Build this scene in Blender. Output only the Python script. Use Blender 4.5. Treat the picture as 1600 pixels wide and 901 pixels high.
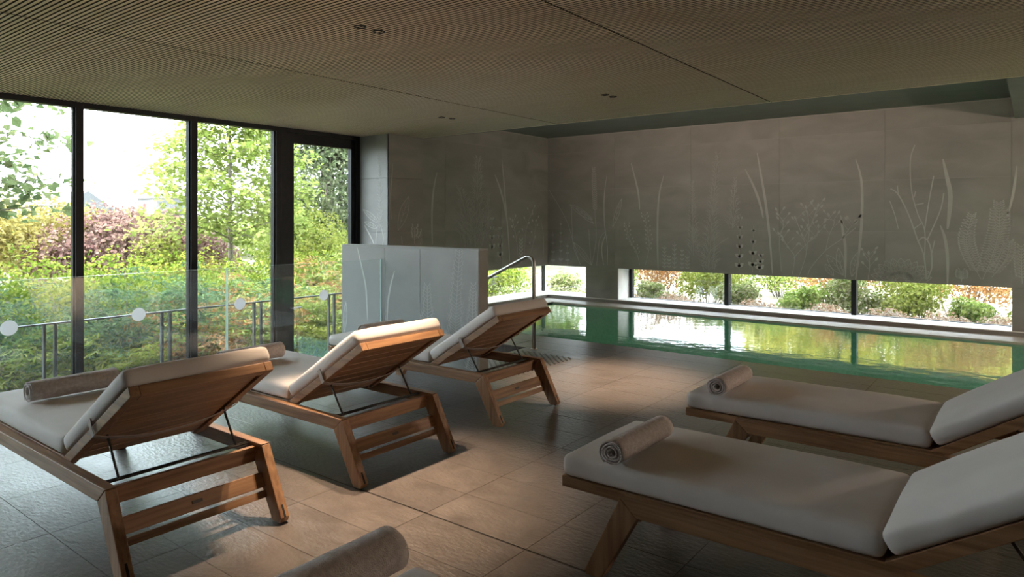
import bpy, bmesh, math, random
import numpy as np
from mathutils import Vector, Matrix

for _o in list(bpy.data.objects):
    bpy.data.objects.remove(_o, do_unlink=True)
SC = bpy.context.scene
COL = SC.collection
R = math.radians

# ------------------------------------------------------------------ camera, sky, sun, exposure
cam_d = bpy.data.cameras.new('camera')
cam = bpy.data.objects.new('camera', cam_d)
COL.objects.link(cam)
cam.location = (0, 0, 1.4)
cam.rotation_euler = (R(90), 0, R(37.5))
cam_d.lens = 24.0
cam_d.sensor_width = 36.0
cam_d.shift_y = -106.5 / 1600
cam_d.clip_start = 0.05
cam_d.clip_end = 400
SC.camera = cam

world = bpy.data.worlds.new('sky')
SC.world = world
world.use_nodes = True
wn = world.node_tree
wn.nodes.clear()
w_out = wn.nodes.new('ShaderNodeOutputWorld')
w_bg = wn.nodes.new('ShaderNodeBackground')
w_bg.inputs[0].default_value = (0.82, 0.915, 1.0, 1)
w_bg.inputs[1].default_value = 6.0
wn.links.new(w_bg.outputs[0], w_out.inputs[0])

sun_d = bpy.data.lights.new('sun', 'SUN')
sun_d.energy = 7.0
sun_d.color = (1.0, 0.93, 0.80)
sun_d.angle = R(3)
sun = bpy.data.objects.new('sun', sun_d)
COL.objects.link(sun)
SUN_TO = Vector((0.16, 0.62, -0.85))
sun.rotation_euler = SUN_TO.to_track_quat('-Z', 'Y').to_euler()

SC.view_settings.view_transform = 'Standard'
SC.view_settings.look = 'None'
SC.view_settings.gamma = 1.0
SC.view_settings.use_curve_mapping = False
SC.view_settings.exposure = 1.25
SC.cycles.use_denoising = True
SC.cycles.max_bounces = 10
SC.cycles.diffuse_bounces = 6
SC.cycles.transparent_max_bounces = 16
SC.cycles.sample_clamp_indirect = 8.0
SC.cycles.caustics_reflective = False
SC.cycles.caustics_refractive = False

# ------------------------------------------------------------------ helpers
def tag(o, label=None, cat=None, group=None, kind=None):
    if label: o['label'] = label
    if cat: o['category'] = cat
    if group: o['group'] = group
    if kind: o['kind'] = kind
    return o

def empty(name, loc=(0, 0, 0), rz=0.0):
    o = bpy.data.objects.new(name, None)
    COL.objects.link(o)
    o.location = loc
    o.rotation_euler = (0, 0, rz)
    o.empty_display_size = 0.1
    return o

def link(name, mesh, parent=None, loc=None):
    o = bpy.data.objects.new(name, mesh)
    COL.objects.link(o)
    if parent is not None: o.parent = parent
    if loc is not None: o.location = loc
    return o

def copy_tree(o, parent=None):
    c = o.copy()
    COL.objects.link(c)
    c.parent = parent
    for ch in list(o.children):
        copy_tree(ch, c)
    return c

class MB:
    """collects vertices and faces for one mesh"""
    def __init__(self):
        self.v = []; self.f = []; self.m = []
    def add(self, verts, faces, mi=0):
        n = len(self.v)
        self.v += [tuple(p) for p in verts]
        for f in faces:
            self.f.append(tuple(i + n for i in f)); self.m.append(mi)
        return self
    def box(self, x0, x1, y0, y1, z0, z1, mi=0, mat=None):
        vs = [(x, y, z) for x in (x0, x1) for y in (y0, y1) for z in (z0, z1)]
        if mat is not None: vs = [mat @ Vector(p) for p in vs]
        return self.add(vs, [(0, 1, 3, 2), (4, 6, 7, 5), (0, 4, 5, 1), (2, 3, 7, 6), (0, 2, 6, 4), (1, 5, 7, 3)], mi)
    def prism_xz(self, poly, y0, y1, mi=0, mat=None):
        n = len(poly)
        vs = [(x, y0, z) for x, z in poly] + [(x, y1, z) for x, z in poly]
        if mat is not None: vs = [mat @ Vector(p) for p in vs]
        fs = [tuple(range(n)), tuple(range(2 * n - 1, n - 1, -1))]
        fs += [(i, i + n, (i + 1) % n + n, (i + 1) % n) for i in range(n)]
        return self.add(vs, fs, mi)
    def tube(self, pts, r, seg=10, mi=0, cap=True):
        pts = [Vector(p) for p in pts]
        rs = r if isinstance(r, (list, tuple)) else [r] * len(pts)
        n0 = len(self.v)
        up = None
        for i, p in enumerate(pts):
            a = pts[max(i - 1, 0)]; b = pts[min(i + 1, len(pts) - 1)]
            t = (b - a).normalized()
            if up is None:
                up = Vector((0, 0, 1)) if abs(t.z) < 0.9 else Vector((1, 0, 0))
            s = t.cross(up).normalized(); up = s.cross(t).normalized()
            for k in range(seg):
                an = 2 * math.pi * k / seg
                self.v.append(tuple(p + (s * math.cos(an) + up * math.sin(an)) * rs[i]))
        for i in range(len(pts) - 1):
            for k in range(seg):
                a = n0 + i * seg + k; b = n0 + i * seg + (k + 1) % seg
                self.f.append((a, b, b + seg, a + seg)); self.m.append(mi)
        if cap:
            self.f.append(tuple(n0 + k for k in range(seg))[::-1]); self.m.append(mi)
            e = n0 + (len(pts) - 1) * seg
            self.f.append(tuple(e + k for k in range(seg))); self.m.append(mi)
        return self
    def mesh(self, name, mats, smooth=False, bevel=0.0):
        me = bpy.data.meshes.new(name)
        me.from_pydata(self.v, [], self.f)
        if not isinstance(mats, (list, tuple)): mats = [mats]
        for m in mats: me.materials.append(m)
        if len(mats) > 1: me.polygons.foreach_set('material_index', self.m)
        bm = bmesh.new(); bm.from_mesh(me)
        bmesh.ops.recalc_face_normals(bm, faces=bm.faces)
        if bevel > 0:
            es = [e for e in bm.edges if len(e.link_faces) == 2 and e.calc_face_angle(0) > 0.5]
            bmesh.ops.bevel(bm, geom=es, offset=bevel, segments=2, profile=0.5, affect='EDGES')
        bm.to_mesh(me); bm.free()
        if smooth: me.polygons.foreach_set('use_smooth', [True] * len(me.polygons))
        me.update()
        return me
    def build(self, name, mats, parent=None, smooth=False, bevel=0.0):
        return link(name, self.mesh(name, mats, smooth, bevel), parent)

def box_obj(name, x0, x1, y0, y1, z0, z1, m, parent=None, bevel=0.0):
    return MB().box(x0, x1, y0, y1, z0, z1).build(name, m, parent, bevel=bevel)

def struct(o):
    o['kind'] = 'structure'
    return o

# ------------------------------------------------------------------ materials
def new_mat(name):
    m = bpy.data.materials.new(name)
    m.use_nodes = True
    nt = m.node_tree
    return m, nt, nt.nodes['Principled BSDF']

def N(nt, t, **kw):
    n = nt.nodes.new(t)
    for k, v in kw.items(): setattr(n, k, v)
    return n

def surf(name, c1, c2, rough=0.6, scale=(1, 1, 1), nscale=6.0, detail=6.0, bump=0.0, bscale=40.0, bdist=0.01,
         coords='Object', metallic=0.0, spec=0.5, lo=0.35, hi=0.65, dist=0.0, rough2=None, baniso=(1, 1, 1), rand=0.0):
    m, nt, bs = new_mat(name)
    L = nt.links.new
    tc = N(nt, 'ShaderNodeTexCoord')
    mp = N(nt, 'ShaderNodeMapping'); mp.inputs['Scale'].default_value = scale
    L(tc.outputs[coords], mp.inputs[0])
    vec = mp.outputs[0]
    if rand:
        oi = N(nt, 'ShaderNodeObjectInfo')
        sc = N(nt, 'ShaderNodeVectorMath', operation='SCALE'); sc.inputs[0].default_value = (13.1, 7.7, 5.3)
        L(oi.outputs['Random'], sc.inputs['Scale'])
        ad = N(nt, 'ShaderNodeVectorMath', operation='ADD'); L(mp.outputs[0], ad.inputs[0]); L(sc.outputs[0], ad.inputs[1])
        vec = ad.outputs[0]
    nz = N(nt, 'ShaderNodeTexNoise'); nz.inputs['Scale'].default_value = nscale; nz.inputs['Detail'].default_value = detail
    nz.inputs['Distortion'].default_value = dist
    L(vec, nz.inputs['Vector'])
    cr = N(nt, 'ShaderNodeValToRGB')
    cr.color_ramp.elements[0].position = lo; cr.color_ramp.elements[0].color = (*c1, 1)
    cr.color_ramp.elements[1].position = hi; cr.color_ramp.elements[1].color = (*c2, 1)
    L(nz.outputs['Fac'], cr.inputs[0])
    col = cr.outputs[0]
    if rand:
        hs = N(nt, 'ShaderNodeHueSaturation')
        mr = N(nt, 'ShaderNodeMapRange'); mr.inputs['To Min'].default_value = 1 - rand; mr.inputs['To Max'].default_value = 1 + rand
        L(oi.outputs['Random'], mr.inputs[0]); L(mr.outputs[0], hs.inputs['Value']); L(col, hs.inputs['Color'])
        col = hs.outputs[0]
    L(col, bs.inputs['Base Color'])
    bs.inputs['Roughness'].default_value = rough
    bs.inputs['Metallic'].default_value = metallic
    bs.inputs['Specular IOR Level'].default_value = spec
    if rough2 is not None:
        mr2 = N(nt, 'ShaderNodeMapRange'); mr2.inputs['To Min'].default_value = rough; mr2.inputs['To Max'].default_value = rough2
        L(nz.outputs['Fac'], mr2.inputs[0]); L(mr2.outputs[0], bs.inputs['Roughness'])
    if bump > 0:
        mb = N(nt, 'ShaderNodeMapping'); mb.inputs['Scale'].default_value = baniso
        L(tc.outputs[coords], mb.inputs[0])
        nb = N(nt, 'ShaderNodeTexNoise'); nb.inputs['Scale'].default_value = bscale; nb.inputs['Detail'].default_value = 5
        L(mb.outputs[0], nb.inputs['Vector'])
        bp = N(nt, 'ShaderNodeBump'); bp.inputs['Strength'].default_value = bump; bp.inputs['Distance'].default_value = bdist
        L(nb.outputs['Fac'], bp.inputs['Height']); L(bp.outputs[0], bs.inputs['Normal'])
    return m

def glass(name, tint=(1, 1, 1), ior=1.5, rough=0.0, haze=0.0):
    m, nt, bs = new_mat(name)
    nt.nodes.remove(bs)
    out = nt.nodes['Material Output']
    fr = N(nt, 'ShaderNodeFresnel'); fr.inputs['IOR'].default_value = ior
    tr = N(nt, 'ShaderNodeBsdfTransparent'); tr.inputs[0].default_value = (*tint, 1)
    gl = N(nt, 'ShaderNodeBsdfGlossy'); gl.inputs['Roughness'].default_value = rough
    mx = N(nt, 'ShaderNodeMixShader')
    ge = N(nt, 'ShaderNodeNewGeometry')          # same reflectance on both faces of the sheet
    mr = N(nt, 'ShaderNodeMapRange'); mr.inputs['To Min'].default_value = ior; mr.inputs['To Max'].default_value = 1.0 / ior
    nt.links.new(ge.outputs['Backfacing'], mr.inputs[0]); nt.links.new(mr.outputs[0], fr.inputs['IOR'])
    nt.links.new(fr.outputs[0], mx.inputs[0]); nt.links.new(tr.outputs[0], mx.inputs[1]); nt.links.new(gl.outputs[0], mx.inputs[2])
    last = mx.outputs[0]
    if haze:  # pale veil mixed into the glass, imitating haze and soft reflections
        tl = N(nt, 'ShaderNodeBsdfTranslucent'); df = N(nt, 'ShaderNodeBsdfDiffuse'); m2 = N(nt, 'ShaderNodeMixShader'); m3 = N(nt, 'ShaderNodeMixShader')
        m2.inputs[0].default_value = 0.5; m3.inputs[0].default_value = haze
        nt.links.new(tl.outputs[0], m2.inputs[1]); nt.links.new(df.outputs[0], m2.inputs[2])
        nt.links.new(last, m3.inputs[1]); nt.links.new(m2.outputs[0], m3.inputs[2]); last = m3.outputs[0]
    nt.links.new(last, out.inputs[0])
    return m

def emit(name, c, s):
    m, nt, bs = new_mat(name)
    bs.inputs['Base Color'].default_value = (*c, 1)
    bs.inputs['Emission Color'].default_value = (*c, 1)
    bs.inputs['Emission Strength'].default_value = s
    return m

WOODC = ((0.185, 0.090, 0.042), (0.39, 0.220, 0.112))
WX = surf('teak_along', *WOODC, rough=0.5, scale=(1.2, 22, 22), nscale=2.2, bump=0.15, bscale=9, baniso=(1, 30, 30), bdist=0.003, rand=0.12, lo=0.3, hi=0.72)
WY = surf('teak_across', *WOODC, rough=0.5, scale=(22, 1.2, 22), nscale=2.2, bump=0.15, bscale=9, baniso=(30, 1, 30), bdist=0.003, rand=0.12, lo=0.3, hi=0.72)
WZ = surf('teak_upright', *WOODC, rough=0.5, scale=(22, 22, 1.2), nscale=2.2, bump=0.15, bscale=9, baniso=(30, 30, 1), bdist=0.003, rand=0.12, lo=0.3, hi=0.72)
FABRIC = surf('cushion_canvas', (0.66, 0.615, 0.59), (0.73, 0.685, 0.66), rough=0.85, nscale=3, bump=0.25, bscale=330, bdist=0.002, spec=0.2, rand=0.03)
STRAPM = surf('strap_webbing', (0.36, 0.30, 0.27), (0.44, 0.38, 0.34), rough=0.85, nscale=30, bump=0.3, bscale=500, bdist=0.001)
TOWEL = surf('towel_terry', (0.54, 0.475, 0.45), (0.68, 0.615, 0.59), rough=0.95, nscale=60, bump=0.9, bscale=240, bdist=0.006, spec=0.1)
STEEL = surf('brushed_steel', (0.50, 0.48, 0.46), (0.62, 0.60, 0.58), rough=0.28, metallic=1.0, scale=(1, 1, 0.05), nscale=60)
DARKM = surf('dark_metal_rod', (0.05, 0.045, 0.04), (0.09, 0.08, 0.07), rough=0.4, metallic=0.7, nscale=30)
RUBBER = surf('black_rubber', (0.012, 0.012, 0.012), (0.02, 0.02, 0.02), rough=0.7)
FRAME = surf('anthracite_frame', (0.007, 0.0075, 0.009), (0.011, 0.0115, 0.013), rough=0.5, spec=0.25, nscale=15)
RAILM = surf('painted_railing', (0.035, 0.04, 0.045), (0.055, 0.06, 0.065), rough=0.5, nscale=10)
TILE = surf('slate_floor_tile', (0.108, 0.093, 0.087), (0.160, 0.140, 0.131), rough=0.26, rough2=0.48, scale=(1.0, 1.5, 1), nscale=5.5, detail=11, bump=0.8, bscale=26, baniso=(1, 2.0, 1), bdist=0.006, lo=0.25, hi=0.75, dist=0.9, rand=0.07)
GROUT = surf('floor_grout', (0.055, 0.05, 0.046), (0.085, 0.078, 0.072), rough=0.9, nscale=30)
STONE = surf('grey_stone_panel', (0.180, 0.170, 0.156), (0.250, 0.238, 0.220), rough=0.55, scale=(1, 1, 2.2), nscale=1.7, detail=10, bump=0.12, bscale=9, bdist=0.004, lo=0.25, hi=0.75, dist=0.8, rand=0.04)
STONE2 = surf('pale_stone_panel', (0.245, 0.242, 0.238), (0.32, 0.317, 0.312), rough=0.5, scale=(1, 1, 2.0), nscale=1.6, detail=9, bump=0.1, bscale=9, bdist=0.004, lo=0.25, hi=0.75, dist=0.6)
JOINT = surf('stone_joint', (0.25, 0.24, 0.225), (0.29, 0.28, 0.26), rough=0.8)
ETCH = surf('etched_line', (0.345, 0.33, 0.31), (0.385, 0.37, 0.35), rough=0.7)
ETCH2 = surf('etched_line_pale', (0.52, 0.52, 0.515), (0.58, 0.58, 0.575), rough=0.7)
SLATM = surf('oak_ceiling_slat', (0.64, 0.50, 0.36), (0.78, 0.635, 0.485), rough=0.6, scale=(1.0, 16, 16), nscale=2.0, lo=0.3, hi=0.7, rand=0.05)
SLATSIDE = surf('slat_gap_shade', (0.035, 0.025, 0.018), (0.05, 0.037, 0.027), rough=0.8)  # gap shade put into the colour of the slat sides
FELT = surf('black_acoustic_felt', (0.016, 0.012, 0.009), (0.024, 0.019, 0.015), rough=0.95)
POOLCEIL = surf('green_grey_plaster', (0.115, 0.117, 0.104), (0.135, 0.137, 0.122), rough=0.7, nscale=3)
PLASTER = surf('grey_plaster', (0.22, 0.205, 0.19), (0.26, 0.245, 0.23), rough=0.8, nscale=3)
WHITESILL = surf('white_stone_sill', (0.68, 0.67, 0.64), (0.76, 0.75, 0.72), rough=0.5, nscale=6)
COPE = surf('beige_pool_coping', (0.33, 0.29, 0.235), (0.40, 0.355, 0.29), rough=0.6, nscale=8, rand=0.04)
BASIN = surf('green_pool_mosaic', (0.20, 0.52, 0.35), (0.27, 0.60, 0.43), rough=0.4, nscale=30)
PANE = glass('window_glass', (0.97, 0.985, 0.98), 1.45, haze=0.006)  # slight painted haze lifts the dark tones of the garden behind
BGLASS = glass('balustrade_glass', (0.955, 0.985, 0.985), 1.55, haze=0.010)  # painted whitish veil in place of reflections on the panels
GEDGE = surf('glass_edge', (0.50, 0.66, 0.64), (0.60, 0.74, 0.72), rough=0.2, nscale=20)
BARK = surf('bark', (0.10, 0.085, 0.07), (0.20, 0.175, 0.15), rough=0.9, nscale=20, bump=0.5, bscale=30)
SOIL = surf('planting_soil', (0.075, 0.07, 0.045), (0.16, 0.16, 0.085), rough=0.95, nscale=3, bump=0.5, bscale=10, bdist=0.05)
GRAVEL = surf('pale_gravel', (0.24, 0.22, 0.17), (0.36, 0.33, 0.27), rough=0.95, nscale=40, bump=0.4, bscale=60)
WHITEWALL = surf('white_plaster', (0.30, 0.285, 0.27), (0.35, 0.335, 0.32), rough=0.8, nscale=3)
CONCRETE = surf('lower_concrete', (0.20, 0.19, 0.18), (0.25, 0.24, 0.23), rough=0.8)
GWALL = surf('white_garden_wall', (0.42, 0.41, 0.38), (0.50, 0.49, 0.46), rough=0.8, nscale=5)
FARWALL = surf('pale_far_render', (0.085, 0.088, 0.092), (0.095, 0.098, 0.102), rough=0.9)
FARROOF = surf('pale_far_roof', (0.085, 0.088, 0.092), (0.095, 0.098, 0.102), rough=0.9)

def leaf_mat(name, cols, trans=0.45):
    m, nt, bs = new_mat(name)
    nt.nodes.remove(bs)
    L = nt.links.new
    out = nt.nodes['Material Output']
    at = N(nt, 'ShaderNodeAttribute'); at.attribute_name = 'tint'
    cr = N(nt, 'ShaderNodeValToRGB')
    while len(cr.color_ramp.elements) < len(cols): cr.color_ramp.elements.new(0.5)
    for i, c in enumerate(cols):
        cr.color_ramp.elements[i].position = i / (len(cols) - 1); cr.color_ramp.elements[i].color = (*c, 1)
    L(at.outputs['Fac'], cr.inputs[0])
    df = N(nt, 'ShaderNodeBsdfDiffuse'); tl = N(nt, 'ShaderNodeBsdfTranslucent'); mx = N(nt, 'ShaderNodeMixShader')
    mx.inputs[0].default_value = trans
    L(cr.outputs[0], df.inputs[0]); L(cr.outputs[0], tl.inputs[0])
    L(df.outputs[0], mx.inputs[1]); L(tl.outputs[0], mx.inputs[2]); L(mx.outputs[0], out.inputs[0])
    return m

def film(name, c, trans):
    m, nt, bs = new_mat(name)
    bs.inputs['Base Color'].default_value = (*c, 1); bs.inputs['Roughness'].default_value = 0.7
    tl = N(nt, 'ShaderNodeBsdfTranslucent'); tl.inputs[0].default_value = (*c, 1)
    mx = N(nt, 'ShaderNodeMixShader'); mx.inputs[0].default_value = trans
    nt.links.new(bs.outputs[0], mx.inputs[1]); nt.links.new(tl.outputs[0], mx.inputs[2])
    nt.links.new(mx.outputs[0], nt.nodes['Material Output'].inputs[0])
    return m
DOT = film('frosted_dot_film', (0.85, 0.85, 0.87), 0.6)

# water: clear body with a rippled mirror surface
def water_mat():
    m, nt, bs = new_mat('pool_water')
    nt.nodes.remove(bs)
    L = nt.links.new
    out = nt.nodes['Material Output']
    tc = N(nt, 'ShaderNodeTexCoord'); mp = N(nt, 'ShaderNodeMapping'); mp.inputs['Scale'].default_value = (1.0, 1.6, 1)
    mp.inputs['Rotation'].default_value = (0, 0, R(-38))
    L(tc.outputs['Object'], mp.inputs[0])
    nz = N(nt, 'ShaderNodeTexNoise'); nz.inputs['Scale'].default_value = 3.0; nz.inputs['Detail'].default_value = 4
    L(mp.outputs[0], nz.inputs['Vector'])
    bp = N(nt, 'ShaderNodeBump'); bp.inputs['Strength'].default_value = 0.10; bp.inputs['Distance'].default_value = 0.03
    L(nz.outputs['Fac'], bp.inputs['Height'])
    fr = N(nt, 'ShaderNodeFresnel'); fr.inputs['IOR'].default_value = 1.33; L(bp.outputs[0], fr.inputs['Normal'])
    gl = N(nt, 'ShaderNodeBsdfGlossy'); gl.inputs['Roughness'].default_value = 0.01; L(bp.outputs[0], gl.inputs['Normal'])
    tr = N(nt, 'ShaderNodeBsdfTransparent'); tr.inputs[0].default_value = (0.62, 0.93, 0.80, 1)
    mx = N(nt, 'ShaderNodeMixShader')
    L(fr.outputs[0], mx.inputs[0]); L(tr.outputs[0], mx.inputs[1]); L(gl.outputs[0], mx.inputs[2]); L(mx.outputs[0], out.inputs[0])
    return m
WATER = water_mat()

# ------------------------------------------------------------------ floor: tiles laid on a grout bed
CEIL = 2.49
LOW = -0.65                 # level of the passage along the window wall
GLASS_X = -5.34
floor = struct(empty('floor'))
decks = [(-5.42, 4.0, -2.4, 4.89), (-4.45, 4.0, 4.89, 6.06), (-7.04, 4.0, 6.06, 6.10)]
slab = MB()
for a, b, c_, d in decks: slab.box(a, b, c_, d, -0.30, -0.004)
slab.box(-7.04, 4.0, 6.10, 6.74, -0.30, -0.004)
slab.build('grout_bed', GROUT, floor)
TX0, TPX, TY0, TPY = -2.316, 0.593, 2.338, 0.2935
rest = MB()
tile_cache = {}
for i in range(-9, 13):
    for j in range(-17, 14):
        x0, x1 = TX0 + i * TPX + 0.0013, TX0 + (i + 1) * TPX - 0.0013
        y0, y1 = TY0 + j * TPY + 0.0013, TY0 + (j + 1) * TPY - 0.0013
        if j == 0: y0 += 0.005
        if j == -1: y1 -= 0.005
        for a, b, c_, d in decks:
            xa, xb, ya, yb = max(x0, a), min(x1, b), max(y0, c_), min(y1, d)
            if xb - xa < 0.02 or yb - ya < 0.012: continue
            cx, cy = (xa + xb) / 2, (ya + yb) / 2
            seen = cy > 0.75 and cx < 0.9 and cy > 0.75 + max(0, (cx + 1.6)) * 1.0
            if not seen:
                rest.box(xa, xb, ya, yb, -0.012, 0)
                continue
            key = (round(xb - xa, 3), round(yb - ya, 3))
            if key not in tile_cache:
                w, hh = (xb - xa) / 2, (yb - ya) / 2
                tile_cache[key] = MB().box(-w, w, -hh, hh, -0.012, 0).mesh('floor_tile', TILE)
            link('floor_tile', tile_cache[key], floor, (cx, cy, 0))
o = rest.build('outer_tile_field', TILE, floor); o['kind'] = 'stuff'
# pool edge strip of longer tiles
k = 0
x = -7.04
while x < 4.0:
    x1 = min(x + 1.186, 4.0)
    for ya, yb in ((6.104, 6.44), (6.444, 6.78)):
        w, hh = (x1 - x) / 2 - 0.002, (yb - ya) / 2
        link('edge_tile', MB().box(-w, w, -hh, hh, -0.03, 0).mesh('edge_tile', TILE), floor, ((x + x1) / 2, (ya + yb) / 2, 0))
    x = x1
# lower passage and steps down to it behind the partition
fl = struct(box_obj('floor_lower', -7.15, -5.42, -2.4, 6.06, -0.85, LOW, CONCRETE))
st = MB()
for s in range(4):
    xr = -4.45 - 0.34 * s
    st.box(xr - 0.34 if s < 3 else xr - 0.30, xr, 4.892, 6.06, -0.85, -0.1625 * (s + 1))
stairs = st.build('stair_flight', TILE)
tag(stairs, 'short tiled flight of steps going down behind the low grey partition', 'stairs')
edge = struct(box_obj('trim_floor_edge', -5.44, -5.42, -2.4, 4.75, -0.85, 0.0, CONCRETE))

# ------------------------------------------------------------------ ceiling: felt backing and oak slats in three fields
ceiling = struct(empty('ceiling'))
box_obj('felt_backing', -7.1, 4.0, -2.4, 6.47, 2.525, 2.55, FELT, ceiling)
def slat_box(mb, x0, x1, y, z):
    # oak veneer below, other faces coloured dark as the shade between slats
    vs = [(a, y + b, z + c_) for a in (x0, x1) for b in (-0.0086, 0.0086) for c_ in (0, 0.03)]
    mb.add(vs, [(0, 2, 6, 4)], 0)
    return mb.add(vs, [(0, 1, 3, 2), (4, 6, 7, 5), (0, 4, 5, 1), (2, 3, 7, 6), (1, 5, 7, 3)], 1)
fields = [(-7.0, -4.306, 3.25), (-4.294, -1.946, 3.65), (-1.934, 3.98, 5.0)]
SP = 0.028
rows = [y for y in np.arange(-2.38, 6.46, SP)]
for fx0, fx1, ylim in fields:
    L_ = fx1 - fx0
    pm = slat_box(MB(), -L_ / 2, L_ / 2, 0.0, 0).mesh('slat', [SLATM, SLATSIDE])
    pan = link('slat_panel', MB().box(fx0, fx1, 6.452, 6.47, CEIL, 2.525).mesh('slat_panel', SLATM), ceiling)
    rest = MB()
    first = 1.15 if fx0 < -2 else 2.7
    for y in rows:
        if first < y < ylim:
            link('slat', pm, pan, ((fx0 + fx1) / 2, y, CEIL))
        else:
            slat_box(rest, fx0, fx1, y, CEIL)
    o = rest.build('slat_rows', [SLATM, SLATSIDE], pan); o['kind'] = 'stuff'
pc = struct(empty('ceiling_pool'))
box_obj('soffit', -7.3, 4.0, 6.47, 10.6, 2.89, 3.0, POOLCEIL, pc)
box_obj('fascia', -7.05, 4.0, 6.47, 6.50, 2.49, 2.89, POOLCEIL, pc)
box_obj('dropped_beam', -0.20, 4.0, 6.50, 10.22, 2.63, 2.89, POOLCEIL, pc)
cl = box_obj('wall_washer', -6.4, -0.9, 6.50, 6.53, 2.60, 2.66, FRAME, pc)      # lamp bar on the fascia washing the etched wall
la = bpy.data.lights.new('lamp', 'AREA'); la.shape = 'RECTANGLE'; la.size = 5.2; la.size_y = 0.04; la.energy = 11; la.spread = R(100); la.color = (1.0, 0.76, 0.62)
lao = bpy.data.objects.new('lamp', la); COL.objects.link(lao); lao.parent = cl; lao.location = (-3.65, 6.535, 2.63)
lao.rotation_euler = Vector((0, 1, 0.12)).to_track_quat('-Z', 'Z').to_euler()
struct(box_obj('ceiling_roof', -7.6, 4.3, -2.7, 11.0, 3.0, 3.25, PLASTER))
struct(box_obj('wall_parapet', -7.3, -7.1, -2.6, 6.5, 2.49, 3.0, FRAME))
wr = struct(box_obj('wall_right', 4.0, 4.2, -2.6, 11.0, -1.5, 3.0, WHITEWALL))
# warm wall lamp on the right-hand wall of the pool hall
sh = MB().tube([(3.93, 8.2, 1.50), (3.93, 8.2, 1.78)], 0.06, 20).build('wall_lamp', emit('lamp_shade', (1.0, 0.72, 0.50), 6.0), wr, smooth=False)
box_obj('lamp_bracket', 3.95, 4.0, 8.14, 8.26, 1.60, 1.68, STEEL, sh)
lp = bpy.data.lights.new('lamp', 'POINT'); lp.energy = 180; lp.color = (1.0, 0.78, 0.62); lp.shadow_soft_size = 0.08
lpo = bpy.data.objects.new('lamp', lp); COL.objects.link(lpo); lpo.parent = sh; lpo.location = (3.80, 8.2, 1.64)
struct(box_obj('wall_near', -7.3, 4.0, -2.6, -2.4, -0.9, 3.0, WHITEWALL))

# ------------------------------------------------------------------ stone walls round the pool
ZJ = [0.585, 1.25, 1.935, 2.595, 2.875]
def panel_wall(name, backing, cols, rows_z, plane, m, gap=0.004, th=0.0035):
    """plane: function (a0,a1,z0,z1,depth) -> box limits"""
    w = struct(empty(name))
    mb = MB()
    for b in backing: mb.box(*b)
    mb.build('backing', JOINT, w)
    for i in range(len(cols) - 1):
        for j in range(len(rows_z) - 1):
            a0, a1, z0, z1 = cols[i] + gap / 2, cols[i + 1] - gap / 2, rows_z[j] + (gap / 2 if j else 0), rows_z[j + 1] - gap / 2
            box_obj('stone_panel', *plane(a0, a1, z0, z1, th), m, w)
    return w
FAR_Y = 10.25
XJ = [-7.04, -5.67, -4.312, -2.958, -1.594, -0.232, 1.13, 2.5, 3.98]
wall_far = panel_wall('wall_far', [(-7.3, 4.0, 10.2535, 10.42, 0.585, 2.89)], XJ, ZJ,
                      lambda a0, a1, z0, z1, t: (a0, a1, FAR_Y, FAR_Y + t, z0, z1), STONE)
LEFT_X = -7.04
wall_left = panel_wall('wall_left', [(-7.24, -7.0435, 6.40, 10.2535, 0.585, 2.89)], [6.45, 7.53, 8.89, 10.25], ZJ,
                       lambda a0, a1, z0, z1, t: (LEFT_X - t, LEFT_X, a0, a1, z0, z1), STONE)
wall_pil = struct(empty('wall_pilaster'))
box_obj('backing', -7.12, -6.472, 5.882, 6.45, -0.85, 2.54, JOINT, wall_pil)
for z0, z1 in ((LOW, 0.585), (0.585, 1.25), (1.25, 1.935), (1.935, 2.54)):
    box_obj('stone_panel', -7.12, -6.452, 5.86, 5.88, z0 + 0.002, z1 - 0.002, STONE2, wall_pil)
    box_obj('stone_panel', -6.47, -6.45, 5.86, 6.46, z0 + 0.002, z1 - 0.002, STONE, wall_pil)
DIV_Y = 4.75
wall_div = struct(empty('wall_divider'))
box_obj('backing', -5.95, -4.05, 4.772, 4.868, -0.8, 1.118, JOINT, wall_div)
for a0, a1 in ((-5.97, -5.285), (-5.285, -4.78), (-4.78, -4.03)):
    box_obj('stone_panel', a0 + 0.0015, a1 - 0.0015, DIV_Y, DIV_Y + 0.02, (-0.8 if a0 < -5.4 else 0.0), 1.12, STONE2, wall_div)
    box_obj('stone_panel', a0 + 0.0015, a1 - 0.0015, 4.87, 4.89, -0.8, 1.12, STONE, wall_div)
box_obj('end_panel', -4.05, -4.03, 4.7705, 4.8695, -0.0, 1.12, STONE, wall_div)
box_obj('end_panel', -5.97, -5.95, 4.7705, 4.8695, -0.8, 1.12, STONE, wall_div)
box_obj('cap', -5.97, -4.03, 4.75, 4.89, 1.121, 1.14, STONE2, wall_div)

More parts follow.
